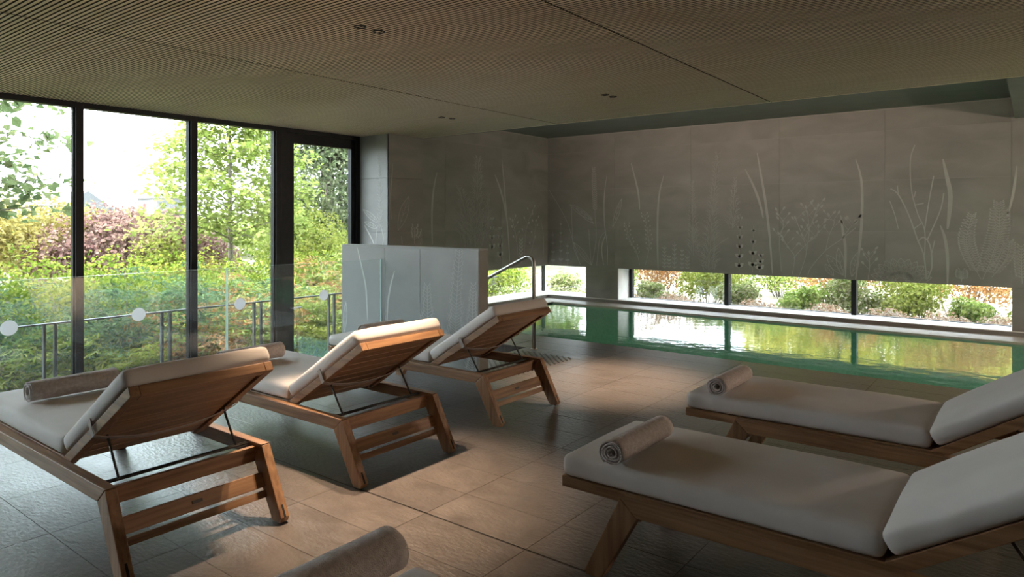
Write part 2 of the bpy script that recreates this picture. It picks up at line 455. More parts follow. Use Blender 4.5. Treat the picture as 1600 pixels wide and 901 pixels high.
# piers, plinth and sill of the low windows
for n, a0, a1 in (('wall_pier_1', -6.257, -5.625), ('wall_pier_2', -0.231, 4.0)):
    p = struct(empty(n))
    box_obj('pier_core', a0 + 0.01, a1 - 0.01, 10.302, 10.75, 0.0, 0.64, JOINT, p)
    n_ = max(1, round((a1 - a0) / 0.66)); w_ = (a1 - a0) / n_
    for q in range(n_):
        box_obj('stone_panel', a0 + q * w_ + 0.001, a0 + (q + 1) * w_ - 0.001, 10.28, 10.302, 0.0, 0.584, STONE, p)
    box_obj('jamb_lining', a1 - 0.012, a1, 10.302, 10.75, 0.05, 0.592, WHITESILL, p)
    box_obj('jamb_lining', a0, a0 + 0.012, 10.302, 10.75, 0.05, 0.592, WHITESILL, p)
pl = struct(empty('trim_1'))
x = -7.04
while x < 3.9:
    x1 = min(x + 0.6, 4.0)
    box_obj('plinth_tile', x + 0.001, x1 - 0.001, 10.25, 10.30, 0.0, 0.046, STONE, pl)
    x = x1
box_obj('sill_slab', -7.5, 4.0, 10.246, 10.80, 0.046, 0.056, WHITESILL, pl)
box_obj('sill_bed', -7.5, 4.0, 10.30, 10.85, -0.4, 0.046, JOINT, pl)
pl2 = struct(empty('trim_2'))
y = 6.45
while y < 10.2:
    y1 = min(y + 0.6, 10.25)
    box_obj('plinth_tile', -7.09, -7.04, y + 0.001, y1 - 0.001, 0.0, 0.046, STONE, pl2)
    y = y1
box_obj('sill_slab', -7.6, -7.036, 6.45, 10.246, 0.046, 0.056, WHITESILL, pl2)
box_obj('sill_bed', -7.6, -7.09, 6.45, 10.30, -0.4, 0.046, JOINT, pl2)

# ------------------------------------------------------------------ windows
def pane_yz(parent, x, y0, y1, z0, z1, t=0.012):
    return box_obj('pane', x - t, x, y0, y1, z0, z1, PANE, parent)
post_y = [-2.38, -1.68, -0.61, 0.455, 1.515, 2.572, 3.654, 4.66]
MW = 0.033
for i in range(len(post_y) - 1):
    w = struct(empty('window_%d' % (i + 1)))
    y0, y1 = post_y[i], post_y[i + 1]
    box_obj('head_frame', -7.09, -7.0, y0 + MW, y1 - MW, 2.44, 2.49, FRAME, w)
    box_obj('bottom_frame', -7.09, -7.0, y0 + MW, y1 - MW, LOW, LOW + 0.06, FRAME, w)
    box_obj('mullion', -7.12, -7.0, y1 - MW, y1 + MW, LOW, 2.49, FRAME, w, bevel=0.003)
    box_obj('glazing_bead', -7.062, -7.03, y1 - MW - 0.014, y1 - MW, LOW + 0.06, 2.44, FRAME, w)
    pane_yz(w, -7.05, y0 + MW, y1 - MW, LOW + 0.06, 2.44)
d = struct(empty('door_1'))
box_obj('frame_head', -7.10, -7.0, 4.693, 5.868, 2.44, 2.49, FRAME, d)
box_obj('frame_post', -7.10, -7.0, 4.693, 4.77, LOW, 2.44, FRAME, d)
box_obj('frame_post', -7.10, -7.0, 5.80, 5.868, LOW, 2.44, FRAME, d)
leaf = MB().box(-7.085, -7.02, 4.775, 4.875, LOW + 0.01, 2.435).box(-7.085, -7.02, 5.735, 5.795, LOW + 0.01, 2.435)
leaf.box(-7.085, -7.02, 4.875, 5.735, 2.32, 2.435).box(-7.085, -7.02, 4.875, 5.735, LOW + 0.01, LOW + 0.15)
lf = leaf.build('door_leaf', FRAME, d)
pane_yz(lf, -7.05, 4.875, 5.735, LOW + 0.15, 2.32)
dh = MB().tube([(-7.02, 4.825, 0.36), (-6.97, 4.825, 0.36), (-6.962, 4.84, 0.36), (-6.96, 4.94, 0.365)], 0.009, 8).build('door_handle', STEEL, lf, smooth=True)

WY_ = 10.68
low_x = [(-5.613, -3.92), (-3.854, -2.086), (-2.02, -0.243)]
for i, (a0, a1) in enumerate(low_x):
    w = struct(empty('window_%d' % (i + 8)))
    box_obj('pane', a0, a1, WY_ + 0.03, WY_ + 0.04, 0.056, 0.60, PANE, w)
    box_obj('bottom_frame', a0, a1, WY_ + 0.01, WY_ + 0.06, 0.056, 0.064, FRAME, w)
    if i < 2: box_obj('mullion', a1, a1 + 0.066, WY_ - 0.04, WY_ + 0.08, 0.056, 0.60, FRAME, w)
    if i == 0: box_obj('mullion', a0, a0 + 0.045, WY_ - 0.01, WY_ + 0.08, 0.056, 0.60, FRAME, w)
w = struct(empty('window_11'))
box_obj('pane', -7.43, -6.26, WY_ + 0.03, WY_ + 0.04, 0.056, 0.60, PANE, w)
box_obj('pane', -7.46, -7.45, 6.47, 10.66, 0.056, 0.60, PANE, w)
box_obj('corner_mullion', -7.475, -7.43, 10.665, 10.72, 0.056, 0.60, FRAME, w)
struct(box_obj('wall_lintel_1', -7.6, 4.0, 10.42, 10.9, 0.592, 2.99, PLASTER))
struct(box_obj('wall_lintel_2', -7.6, -7.24, 6.46, 10.42, 0.592, 2.99, PLASTER))
struct(box_obj('wall_end_1', -7.6, -7.12, 6.30, 6.46, -0.85, 2.99, PLASTER))

# ------------------------------------------------------------------ the pool
pool = empty('swimming_pool', (-1.4, 8.3, 0))
tag(pool, 'green swimming pool running along the etched grey wall, mirroring the low windows', 'pool')
def loc_box(name, x0, x1, y0, y1, z0, z1, m, parent, ox=-1.4, oy=8.3):
    return box_obj(name, x0 - ox, x1 - ox, y0 - oy, y1 - oy, z0, z1, m, parent)
bs_ = MB()
PX0, PX1, PY0, PY1, PZ = -6.6, 3.88, 6.78, 9.75, -1.2
for b in ((PX0, PX1, PY0, PY1, PZ - 0.1, PZ), (PX0 - 0.1, PX0, PY0 - 0.04, PY1 + 0.1, PZ - 0.1, -0.012), (PX1, PX1 + 0.1, PY0 - 0.04, PY1 + 0.1, PZ - 0.1, -0.012),
          (PX0, PX1, PY0 - 0.04, PY0, PZ - 0.1, -0.031), (PX0, PX1, PY1, PY1 + 0.1, PZ - 0.1, -0.031)):
    bs_.box(b[0] + 1.4, b[1] + 1.4, b[2] - 8.3, b[3] - 8.3, b[4], b[5])
bs_.build('basin', BASIN, pool)
wm = bpy.data.meshes.new('water')
wm.from_pydata([(PX0 + 1.4, PY0 - 8.3, -0.028), (PX1 + 1.4, PY0 - 8.3, -0.028), (PX1 + 1.4, PY1 - 8.3, -0.028), (PX0 + 1.4, PY1 - 8.3, -0.028)], [], [(0, 1, 2, 3)])
wm.materials.append(WATER)
link('water', wm, pool)
for lx in (-5.4, -3.0, -0.6, 1.8):              # unseen glowing discs added in the near basin wall to brighten the water
    ul = MB().tube([(lx + 1.4, PY0 - 8.3 - 0.005, -0.55), (lx + 1.4, PY0 - 8.3 + 0.015, -0.55)], 0.09, 20).build('added_pool_glow', emit('added_pool_glow_mat', (1.0, 0.97, 0.90), 34.0) if lx < -5 else bpy.data.materials['added_pool_glow_mat'], pool)
x = -7.04
while x < 3.9:
    x1 = min(x + 1.2, 3.99)
    loc_box('coping_stone', x + 0.001, x1 - 0.001, 9.75, 10.25, -0.03, 0.0, COPE, pool)
    x = x1
y = 6.78
while y < 9.7:
    y1 = min(y + 1.0, 9.75)
    loc_box('coping_stone', -7.04, -6.6, y + 0.001, y1 - 0.001, -0.03, 0.0, COPE, pool)
    y = y1
loc_box('coping_bed', -7.6, 3.99, 9.86, 10.9, -0.5, -0.03, JOINT, pool)

# ------------------------------------------------------------------ etched plants on the stone
MOTIFS = {
 'far': [
  ('hearts',[(-6.93,0.58),(-6.93,1.2)],0.05),
  ('hearts',[(-6.76,0.6),(-6.76,1.4)],0.05),
  ('hearts',[(-6.62,0.61),(-6.62,0.99)],0.05),
  ('stem',[(-7.03,1.97),(-6.82,1.68),(-6.61,1.34),(-6.49,0.99),(-6.36,0.63)]),
  ('stem',[(-6.53,1.63),(-6.52,1.27),(-6.49,0.92),(-6.34,0.61)]),
  ('leaf',[(-6.57,1.68),(-6.1,1.41)],0.1),
  ('leaf',[(-6.12,0.62),(-6.49,1.01)],0.1),
  ('leaf',[(-6.08,1.34),(-6.44,1.62)],0.08),
  ('plume',[(-6.05,1.48),(-6.08,2.28)],0.08),
  ('stem',[(-6.05,1.48),(-6.03,1.07),(-6.12,0.62)]),
  ('blade',[(-5.82,2.17),(-5.87,1.82),(-5.87,1.41),(-5.84,1.14)],0.03),
  ('stem',[(-6.18,1.24),(-6.13,0.62)]),
  ('stem',[(-6.02,0.62),(-5.96,1.07),(-5.84,1.21)]),
  ('blade',[(-5.88,0.63),(-5.92,0.93),(-5.84,1.17)],0.03),
  ('blade',[(-5.81,0.63),(-5.81,0.94),(-5.84,1.17)],0.02),
  ('leaf',[(-5.71,1.28),(-5.53,1.77)],0.08),
  ('blade',[(-5.36,2.36),(-5.27,2.04),(-5.22,1.81),(-5.2,1.58)],0.045),
  ('blade',[(-4.77,2.13),(-4.85,1.83),(-4.88,1.41),(-4.88,0.93),(-4.87,0.61)],0.045),
  ('seed',[(-5.2,0.66),(-5.26,0.88),(-5.39,1.08),(-5.45,1.31)],0.05),
  ('seed',[(-5.1,0.66),(-5.03,0.96),(-5.06,1.22),(-5.11,1.48)],0.05),
  ('chev',[(-4.76,0.63),(-4.76,0.99)],0.06),
  ('chev',[(-4.68,0.64),(-4.68,0.85)],0.06),
  ('chev',[(-4.59,0.63),(-4.59,1.05)],0.06),
  ('chev',[(-4.46,0.63),(-4.46,0.97)],0.06),
  ('chev',[(-4.37,0.63),(-4.37,0.85)],0.06),
  ('bush',[(-4.27,0.85),(-4.29,2.01)],0.2),
  ('bush',[(-4.02,0.63),(-3.97,1.41),(-3.88,2.41)],0.28),
  ('bush',[(-3.65,1.28),(-3.61,2.03)],0.2),
  ('stem',[(-4.02,0.63),(-4.01,0.9),(-3.71,1.14)]),
  ('hearts',[(-3.55,0.62),(-3.53,1.49)],0.075),
  ('hearts',[(-3.35,0.63),(-3.33,1.32)],0.075),
  ('hearts',[(-3.25,0.63),(-3.22,0.91)],0.075),
  ('blade',[(-3.46,2.17),(-3.33,1.9),(-3.24,1.65),(-3.19,1.43)],0.05),
  ('blade',[(-3.28,2.4),(-3.22,2.05),(-3.16,1.68),(-3.1,1.17),(-3.06,0.62)],0.05),
  ('twig',[(-2.78,0.62),(-2.75,0.88),(-2.84,1.01),(-2.91,1.14)],0.03),
  ('twig',[(-2.77,0.85),(-2.59,1.06),(-2.45,1.18),(-2.43,1.29)],0.03),
  ('twig',[(-2.68,0.62),(-2.59,0.94),(-2.63,1.14),(-2.73,1.41)],0.03),
  ('twig',[(-2.63,1.12),(-2.52,1.35),(-2.44,1.58)],0.03),
  ('twig',[(-2.59,0.91),(-2.55,1.29),(-2.59,1.56)],0.03),
  ('twig',[(-2.93,0.66),(-2.96,1.11),(-2.9,1.35),(-2.97,1.47)],0.03),
  ('stem',[(-2.57,0.62),(-2.52,0.74),(-2.33,0.98),(-2.13,1.14),(-1.95,1.3)]),
  ('twig',[(-2.33,0.98),(-2.29,1.18),(-2.22,1.38),(-2.3,1.41)],0.03),
  ('twig',[(-2.12,1.15),(-2.02,1.3),(-1.97,1.35)],0.03),
  ('blade',[(-2.14,1.47),(-2.11,1.24),(-2.08,1.01),(-2.08,0.61)],0.05),
  ('leaf',[(-2.1,0.64),(-2.32,0.92)],0.12),
  ('leaf',[(-2.12,0.64),(-2.17,1.02)],0.1),
  ('leaf',[(-2.23,0.63),(-2.34,0.79)],0.08),
  ('leaf',[(-2.0,0.63),(-1.93,0.96)],0.1),
  ('blade',[(-1.95,2.23),(-1.89,2.01),(-1.87,1.74),(-1.88,1.32),(-1.91,0.96),(-1.95,0.59)],0.05),
  ('twig',[(-1.8,0.6),(-1.78,0.78),(-1.79,0.93)],0.03),
  ('rosette',[(-1.41,0.59),(-1.41,0.9)],0.0),
  ('stem',[(-1.53,1.82),(-1.44,1.74),(-1.32,1.47),(-1.22,1.15),(-1.15,0.95),(-1.12,0.64)],0.016),
  ('stem',[(-1.25,2.38),(-1.3,2.19),(-1.29,1.81),(-1.22,1.49),(-1.14,1.27),(-1.14,0.95)],0.012),
  ('stem',[(-1.04,1.97),(-1.09,1.66),(-1.14,1.29)],0.014),
  ('stem',[(-0.93,1.75),(-0.97,1.52),(-1.11,1.15)],0.014),
  ('stem',[(-1.54,1.66),(-1.48,1.47),(-1.44,1.29)],0.012),
  ('stem',[(-1.44,1.74),(-1.45,1.86)],0.012),
  ('stem',[(-1.26,1.7),(-1.24,1.78)],0.012),
  ('stem',[(-1.25,1.6),(-1.15,1.62)],0.012),
  ('stem',[(-1.26,1.29),(-1.18,1.36)],0.012),
  ('stem',[(-1.22,1.12),(-1.15,1.18),(-1.08,1.07),(-1.06,0.81),(-1.11,0.64)],0.016),
  ('stem',[(-1.06,0.98),(-1.03,1.14)],0.012),
  ('blade',[(-0.94,2.18),(-0.9,1.97),(-0.86,1.74),(-0.87,1.49),(-0.89,1.29)],0.07),
  ('blade',[(-0.97,1.34),(-0.92,1.18),(-0.89,0.93),(-0.89,0.59)],0.05),
  ('plume',[(-0.54,0.67),(-0.64,0.91),(-0.69,1.16),(-0.63,1.46)],0.2),
  ('plume',[(-0.52,0.67),(-0.43,0.95),(-0.36,1.27),(-0.36,1.61)],0.26),
  ('plume',[(-0.43,0.7),(-0.29,0.93),(-0.25,1.14)],0.16),
  ('plume',[(-0.74,0.63),(-0.74,0.76)],0.14),
  ('plume',[(-0.13,0.64),(-0.14,1.08)],0.16),
  ('blade',[(-0.18,2.06),(-0.2,1.86),(-0.23,1.65),(-0.28,1.45)],0.04),
 ],
 'left': [
  ('blade',[(7.35,2.11),(7.29,1.91),(7.25,1.65),(7.24,1.38),(7.25,1.04)],0.05),
  ('bush',[(8.04,0.98),(8.0,1.47),(7.86,1.86)],0.5),
  ('bush',[(8.23,0.98),(8.26,1.62),(8.3,2.37)],0.5),
  ('bush',[(8.42,1.12),(8.54,1.8)],0.3),
  ('hearts',[(8.64,0.86),(8.64,1.48)],0.09),
  ('hearts',[(8.85,0.73),(8.85,1.32)],0.09),
  ('blade',[(8.71,2.15),(8.84,1.94),(8.95,1.69),(9.01,1.45)],0.06),
  ('blade',[(8.9,2.41),(8.95,2.08),(9.01,1.58),(9.07,1.16),(9.11,0.71)],0.05),
  ('twig',[(9.34,0.78),(9.29,1.11),(9.2,1.37)],0.04),
  ('twig',[(9.52,0.78),(9.58,1.24),(9.75,1.54)],0.04),
  ('twig',[(9.65,0.74),(9.79,0.99),(9.87,1.37)],0.04),
  ('stem',[(10.09,0.67),(10.11,1.09),(10.02,1.41)]),
  ('chev',[(9.43,0.67),(9.43,1.1)],0.1),
 ],
 'front': [
  ('bush',[(-6.61,1.3),(-6.61,1.78),(-6.63,2.19)],0.1),
  ('leaf',[(-6.62,1.36),(-6.94,1.54)],0.07),
  ('leaf',[(-6.66,1.3),(-6.91,1.38)],0.06),
  ('blade',[(-6.72,1.09),(-6.78,1.18),(-6.91,1.34)],0.03),
  ('blade',[(-6.56,1.09),(-6.55,1.2),(-6.61,1.36)],0.02),
  ('blade',[(-6.69,1.09),(-6.68,1.2),(-6.65,1.34)],0.02),
 ],
 'side': [
  ('blade',[(5.93,2.12),(5.91,1.91),(5.89,1.69),(5.9,1.41)],0.03),
  ('leaf',[(6.02,1.27),(6.21,1.71)],0.14),
  ('stem',[(6.09,1.09),(6.08,1.2)]),
  ('seed',[(6.31,1.09),(6.31,1.3)],0.05),
  ('seed',[(6.41,1.08),(6.51,1.3)],0.05),
 ],
 'div': [
  ('blade',[(-5.72,1.12),(-5.65,0.93),(-5.58,0.71),(-5.56,0.51),(-5.55,0.35)],0.03),
  ('blade',[(-5.14,0.89),(-5.2,0.73),(-5.24,0.55),(-5.25,0.37)],0.035),
  ('leaf',[(-5.93,0.19),(-5.9,0.52)],0.06),
  ('tree',[(-4.67,0.23),(-4.68,0.76)],0.22),
  ('tree',[(-4.31,0.27),(-4.3,0.6),(-4.26,1.12)],0.24),
  ('tree',[(-4.11,0.35),(-4.09,0.8)],0.16),
  ('tree',[(-4.11,0.0),(-4.1,0.2)],0.16),
 ],
}

rng = random.Random(5)
def arc_pts(pts, n):
    """smooth path through the points"""
    P = [Vector(p) for p in pts]
    if len(P) == 2: return [P[0].lerp(P[1], i / (n - 1)) for i in range(n)]
    out = []
    seg = len(P) - 1
    for i in range(n):
        t = i / (n - 1) * seg; k = min(int(t), seg - 1); u = t - k
        p0 = P[max(k - 1, 0)]; p1 = P[k]; p2 = P[k + 1]; p3 = P[min(k + 2, seg)]
        out.append(0.5 * ((2 * p1) + (p2 - p0) * u + (2 * p0 - 5 * p1 + 4 * p2 - p3) * u * u + (3 * p1 - p0 - 3 * p2 + p3) * u ** 3))
    return out
class Etch:
    def __init__(self): self.v = []; self.f = []
    def ribbon(self, pts, ws):
        n0 = len(self.v)
        for i, p in enumerate(pts):
            t = (pts[min(i + 1, len(pts) - 1)] - pts[max(i - 1, 0)])
            t = t.normalized() if t.length > 1e-9 else Vector((0, 1))
            nrm = Vector((-t.y, t.x)) * ws[i] * 0.5
            self.v += [p + nrm, p - nrm]
        for i in range(len(pts) - 1):
            a = n0 + 2 * i
            self.f.append((a, a + 1, a + 3, a + 2))
    def blade(self, pts, w):
        q = arc_pts(pts, 14); n = len(q)
        self.ribbon(q, [max(0.002, 0.72 * w * (math.sin(math.pi * (0.06 + 0.84 * i / (n - 1))) ** 0.8)) for i in range(n)])
    def stem(self, pts, w=0.010):
        q = arc_pts(pts, 4 * len(pts)); self.ribbon(q, [w] * len(q))
    def stroke(self, p, d, w, bend=0.0):
        s = Vector((-d.y, d.x)) * bend
        q = [p, p + d * 0.5 + s, p + d]
        self.ribbon(q, [w * 0.6, w, w * 0.3])
    def drop(self, p, d, w):
        q = [p + d * t for t in (0, 0.25, 0.55, 0.8, 1)]
        self.ribbon(q, [w * k for k in (0.2, 0.8, 1, 0.6, 0.1)])
    def leaf(self, a, b, w):
        a, b = Vector(a), Vector(b); d = b - a; s = Vector((-d.y, d.x)).normalized()
        for sg in (-1, 1):
            q = [a + d * t + s * sg * w * 0.5 * math.sin(math.pi * t) ** 0.9 for t in [i / 9 for i in range(10)]]
            self.ribbon(q, [0.008] * 10)
        self.ribbon([a, b], [0.005, 0.004])
        for t in (0.25, 0.45, 0.65):
            for sg in (-1, 1): self.ribbon([a + d * t, a + d * (t + 0.13) + s * sg * w * 0.32], [0.004, 0.003])
def etch_motif(m):
    e = Etch(); t, pts = m[0], [Vector(p) for p in m[1]]
    w = m[2] if len(m) > 2 else None
    if t == 'blade': e.blade(pts, w)
    elif t == 'stem': e.stem(pts, w or 0.009)
    elif t == 'leaf': e.leaf(pts[0], pts[1], w)
    elif t == 'hearts':
        e.stem(pts, 0.005); d = pts[1] - pts[0]; n = max(3, int(d.length / 0.14))
        for i in range(n):
            p = pts[0] + d * (i + 0.5) / n; k = w * (1.15 - 0.6 * i / n)
            for sg in (-1, 1): e.drop(p, Vector((sg * k * 0.75, k * 0.75)), k * 0.7)
            e.drop(p, Vector((0, k * 0.6)), k * 0.6)
    elif t == 'chev':
        e.stem(pts, 0.005); d = pts[1] - pts[0]; n = max(4, int(d.length / 0.06))
        for i in range(n):
            p = pts[0] + d * i / n
            for sg in (-1, 1): e.drop(p, Vector((sg * w * 0.62, w * 0.62)), w * 0.3)
    elif t == 'seed':
        e.stem(pts, 0.007); q = arc_pts(pts, 12)
        for i, p in enumerate(q[3:]):
            for sg in (-1, 1):
                v = Vector((sg * w * (0.5 + 0.6 * rng.random()), w * 0.5))
                e.ribbon([p, p + v], [0.004, 0.004]); e.drop(p + v, Vector((sg * 0.012, 0.03)), 0.026)
    elif t == 'twig':
        e.stem(pts, 0.008); q = arc_pts(pts, 9)
        for i, p in enumerate(q[3:]):
            sg = 1 if i % 2 else -1
            v = Vector((sg * (0.05 + 0.03 * rng.random()), 0.07 + 0.03 * rng.random()))
            e.ribbon([p, p + v], [0.005, 0.004]); e.drop(p + v, v.normalized() * 0.055, w)
        e.drop(q[-1], (q[-1] - q[-2]).normalized() * 0.06, w)
    elif t in ('plume', 'bush', 'tree'):
        L_ = sum((pts[i + 1] - pts[i]).length for i in range(len(pts) - 1))
        q = arc_pts(pts, max(10, int(L_ / 0.03))); n = len(q)
        e.ribbon(q, [0.007] * n)
        for i, p in enumerate(q):
            f = i / (n - 1)
            if t == 'plume':
                if f < 0.12: continue
                ww = w * (0.6 + 0.4 * math.sin(math.pi * f)) * (1 if f < 0.9 else 0.6)
                for sg in (-1, 1):
                    for z in (0.15, 0.5):
                        e.stroke(p, Vector((sg * ww * 0.5 * (0.8 + 0.3 * rng.random()), ww * z * 0.5)), 0.007, 0.15 * sg)
                    e.drop(p + Vector((sg * ww * 0.38, 0.02)), Vector((sg * 0.02, 0.02)), 0.016)
            elif t == 'bush':
                ww = w * (1.1 - 0.85 * f)
                for sg in (-1, 1):
                    for z in range(2):
                        l_ = ww * (0.25 + 0.35 * rng.random())
                        pp = p + Vector((sg * ww * rng.random() * 0.35, 0))
                        e.stroke(pp, Vector((sg * l_ * 0.8, l_ * (0.5 + rng.random()))), 0.006, 0.2 * sg)
            else:
                ww = w * (1.0 - 0.6 * f)
                for sg in (-1, 1):
                    l_ = ww * (0.45 + 0.2 * rng.random())
                    a_ = p; b_ = p + Vector((sg * l_ * 0.62, l_ * 0.35)); c_ = p + Vector((sg * l_ * 0.85, l_ * 0.95))
                    e.ribbon([a_, b_, c_], [0.004, 0.005, 0.003])
                    e.stroke(b_, Vector((sg * l_ * 0.35, l_ * 0.1)), 0.004)
                    e.stroke(b_, Vector((0, l_ * 0.45)), 0.004)
    elif t == 'rosette':
        c0 = pts[0]; h_ = (pts[1] - pts[0]).length
        for ring, n, r in ((0, 11, 1.0), (1, 8, 0.72), (2, 5, 0.42)):
            for i in range(n):
                an = math.pi * (0.06 + 0.88 * i / (n - 1))
                tip = c0 + Vector((math.cos(an) * h_ * 1.15 * r, math.sin(an) * h_ * 0.95 * r + 0.02))
                base = c0 + (tip - c0) * 0.35
                e.leaf(base, tip, 0.085 * r + 0.02)
    return e
PLANES = {
    'far': (wall_far, lambda a, z: (a, FAR_Y - 0.0012, z), ETCH),
    'left': (wall_left, lambda a, z: (LEFT_X + 0.0012, a, z), ETCH),
    'front': (wall_pil, lambda a, z: (a, 5.8588, z), ETCH2),
    'side': (wall_pil, lambda a, z: (-6.4488, a, z), ETCH),
    'div': (wall_div, lambda a, z: (a, DIV_Y - 0.0012, z), ETCH2),
}
LIMITS = {'far': (-7.03, 3.9, 0.59, 2.86), 'left': (6.5, 10.24, 0.59, 2.86), 'front': (-6.98, -6.46, 0.3, 2.4), 'side': (5.87, 6.44, 0.3, 2.4), 'div': (-5.96, -4.04, 0.02, 1.13)}
for wname, lst in MOTIFS.items():
    par, fn, mt = PLANES[wname]
    a0, a1, z0, z1 = LIMITS[wname]
    for m in lst:
        e = etch_motif(m)
        vs = [fn(min(max(p.x, a0), a1), min(max(p.y, z0), z1)) for p in e.v]
        me = bpy.data.meshes.new('etched_plant')
        me.from_pydata(vs, [], e.f)
        me.materials.append(mt)
        link('etched_plant', me, par)

# ------------------------------------------------------------------ glass balustrade
bal = empty('glass_balustrade', (GLASS_X, 1.0, 0))
tag(bal, 'frameless clear glass balustrade with white dots in front of the tall windows', 'balustrade')
dots_y = [-0.92, -0.1, 0.72, 1.54, 2.355, 3.175, 4.03]
for y0, y1 in ((-2.38, -0.30), (-0.29, 1.375), (1.385, 3.055), (3.068, 4.742)):
    p = MB()
    a, b, t = y0 - 1.0, y1 - 1.0, 0.0085
    z0, z1 = -0.02, 1.004
    vs = [(x, y, z) for x in (-t, t) for y in (a, b) for z in (z0, z1)]
    p.add(vs, [(0, 1, 3, 2), (4, 6, 7, 5)], 0)
    p.add(vs, [(0, 4, 5, 1), (2, 3, 7, 6), (0, 2, 6, 4), (1, 5, 7, 3)], 1)
    pn = p.build('glass_panel', [BGLASS, GEDGE], bal)
    for dy in dots_y:
        if y0 < dy < y1:
            d_ = MB()
            n = 32; r = 0.05
            f_ = [(t + 0.0006, dy - 1.0 + r * math.cos(2 * math.pi * i / n), 0.695 + r * math.sin(2 * math.pi * i / n)) for i in range(n)]
            g_ = [(t + 0.0001, y_, z_) for _, y_, z_ in f_]
            d_.add(f_ + g_, [tuple(range(n)), tuple(range(2 * n - 1, n - 1, -1))] + [(i, i + n, (i + 1) % n + n, (i + 1) % n) for i in range(n)])
            d_.build('marker_dot', DOT, pn)
box_obj('base_channel', -0.045, 0.045, -3.38, 3.742, -0.02, 0.05, STEEL, bal)

# ------------------------------------------------------------------ steel handrail of the steps
hr = empty('stair_handrail', (-4.335, 6.04, 0))
tag(hr, 'bent brushed steel handrail post standing on the deck beside the pool', 'handrail')
pts = [(0, 0, 0.0), (0, 0, 0.93)]
for i in range(1, 8):
    an = R(115.5 * i / 7)
    pts.append((-0.075 + 0.075 * math.cos(an), 0, 0.93 + 0.075 * math.sin(an)))
e = pts[-1]
pts += [(e[0] - 1.0, 0, e[2] - 0.476)]
e = pts[-1]
for i in range(1, 7):
    an = R(64.5 * i / 6)
    pts.append((e[0] - 0.08 * math.sin(an), 0, e[2] - 0.04 * (an) ** 1.0 - 0.05 * (1 - math.cos(an))))
e = pts[-1]
pts.append((e[0], 0, LOW))
MB().tube(pts, 0.0205, 14).build('rail', STEEL, hr, smooth=True)
MB().tube([(0, 0, 0), (0, 0, 0.008)], 0.042, 20).build('base_flange', STEEL, hr)

# diagonal ribs of the tactile field at the head of the steps
tac = empty('tactile_paving', (-4.05, 5.4, 0))
tag(tac, 'dark diagonal ribs of a tactile field on the deck by the handrail', 'tactile strip')
X0, X1, Y0, Y1 = -4.40, -3.72, 4.92, 5.90
s_ = Y0 + X0 + 0.05
while s_ < Y1 + X1:
    lo_, hi_ = max(X0, s_ - Y1), min(X1, s_ - Y0)
    if hi_ - lo_ > 0.015:
        a = Vector((lo_ + 4.05, s_ - lo_ - 5.4, 0)); b = Vector((hi_ + 4.05, s_ - hi_ - 5.4, 0))
        t = Vector((0.7071, 0.7071, 0)) * 0.008
        mb = MB()
        vs = [a - t, a + t, b + t, b - t]
        mb.add([tuple(v) for v in vs] + [(v.x, v.y, 0.004) for v in vs], [(0, 1, 2, 3), (4, 5, 6, 7), (0, 1, 5, 4), (1, 2, 6, 5), (2, 3, 7, 6), (3, 0, 4, 7)])
        mb.build('rib', DARKM, tac)
    s_ += 0.073

# ------------------------------------------------------------------ downlights
def downlight(x, y, label, power, group, size=50, aim=(0, 0)):
    o = empty('downlight', (x, y, CEIL))
    tag(o, label, 'ceiling light', group)
    r = MB(); n = 24
    ri, ro = 0.026, 0.036
    prof = [(ro, 0.004), (ro, -0.004), (ri, -0.005), (ri, 0.025), (ro, 0.03)]
    for i in range(n):
        an = 2 * math.pi * i / n
        r.v += [(a * math.cos(an), a * math.sin(an), z) for a, z in prof]
    m_ = len(prof)
    for i in range(n):
        for k in range(m_ - 1):
            a = i * m_ + k; b = ((i + 1) % n) * m_ + k
            r.f.append((a, b, b + 1, a + 1)); r.m.append(0)
    r.build('trim_ring', FRAME, o, smooth=True)
    MB().tube([(0, 0, 0.022), (0, 0, 0.030)], 0.027, 20).build('lens', LENS, o)
    if power:
        l = bpy.data.lights.new('lamp', 'SPOT')
        l.energy = power; l.color = (1.0, 0.72, 0.48); l.spot_size = R(size); l.spot_blend = 1.0; l.shadow_soft_size = 0.02
        lo = bpy.data.objects.new('lamp', l); COL.objects.link(lo); lo.parent = o
        lo.location = (0, 0, -0.006)
        lo.rotation_euler = Vector((aim[0], aim[1], -CEIL)).to_track_quat('-Z', 'Y').to_euler()
    return o
LENS = emit('lamp_lens', (0.05, 0.04, 0.03), 0.02)
DG = 'paired downlights in the slatted ceiling'
DP = 150
downlight(-3.02, 2.53, 'left one of the front pair of round black downlights in the slatted ceiling', DP, DG, 54, (0.30, -0.22))
downlight(-3.01, 2.66, 'right one of the front pair of round black downlights in the slatted ceiling', DP, DG, 54, (0.30, -0.22))
downlight(-4.99, 5.28, 'left downlight of the rear pair in the ceiling nearest the stone pilaster', 10, DG)
downlight(-4.96, 5.41, 'right downlight of the rear pair in the ceiling nearest the stone pilaster', 10, DG)
downlight(-2.97, 5.20, 'left downlight of the rear pair in the ceiling over the pool edge', DP, DG)
downlight(-2.96, 5.32, 'right downlight of the rear pair in the ceiling over the pool edge', DP, DG)

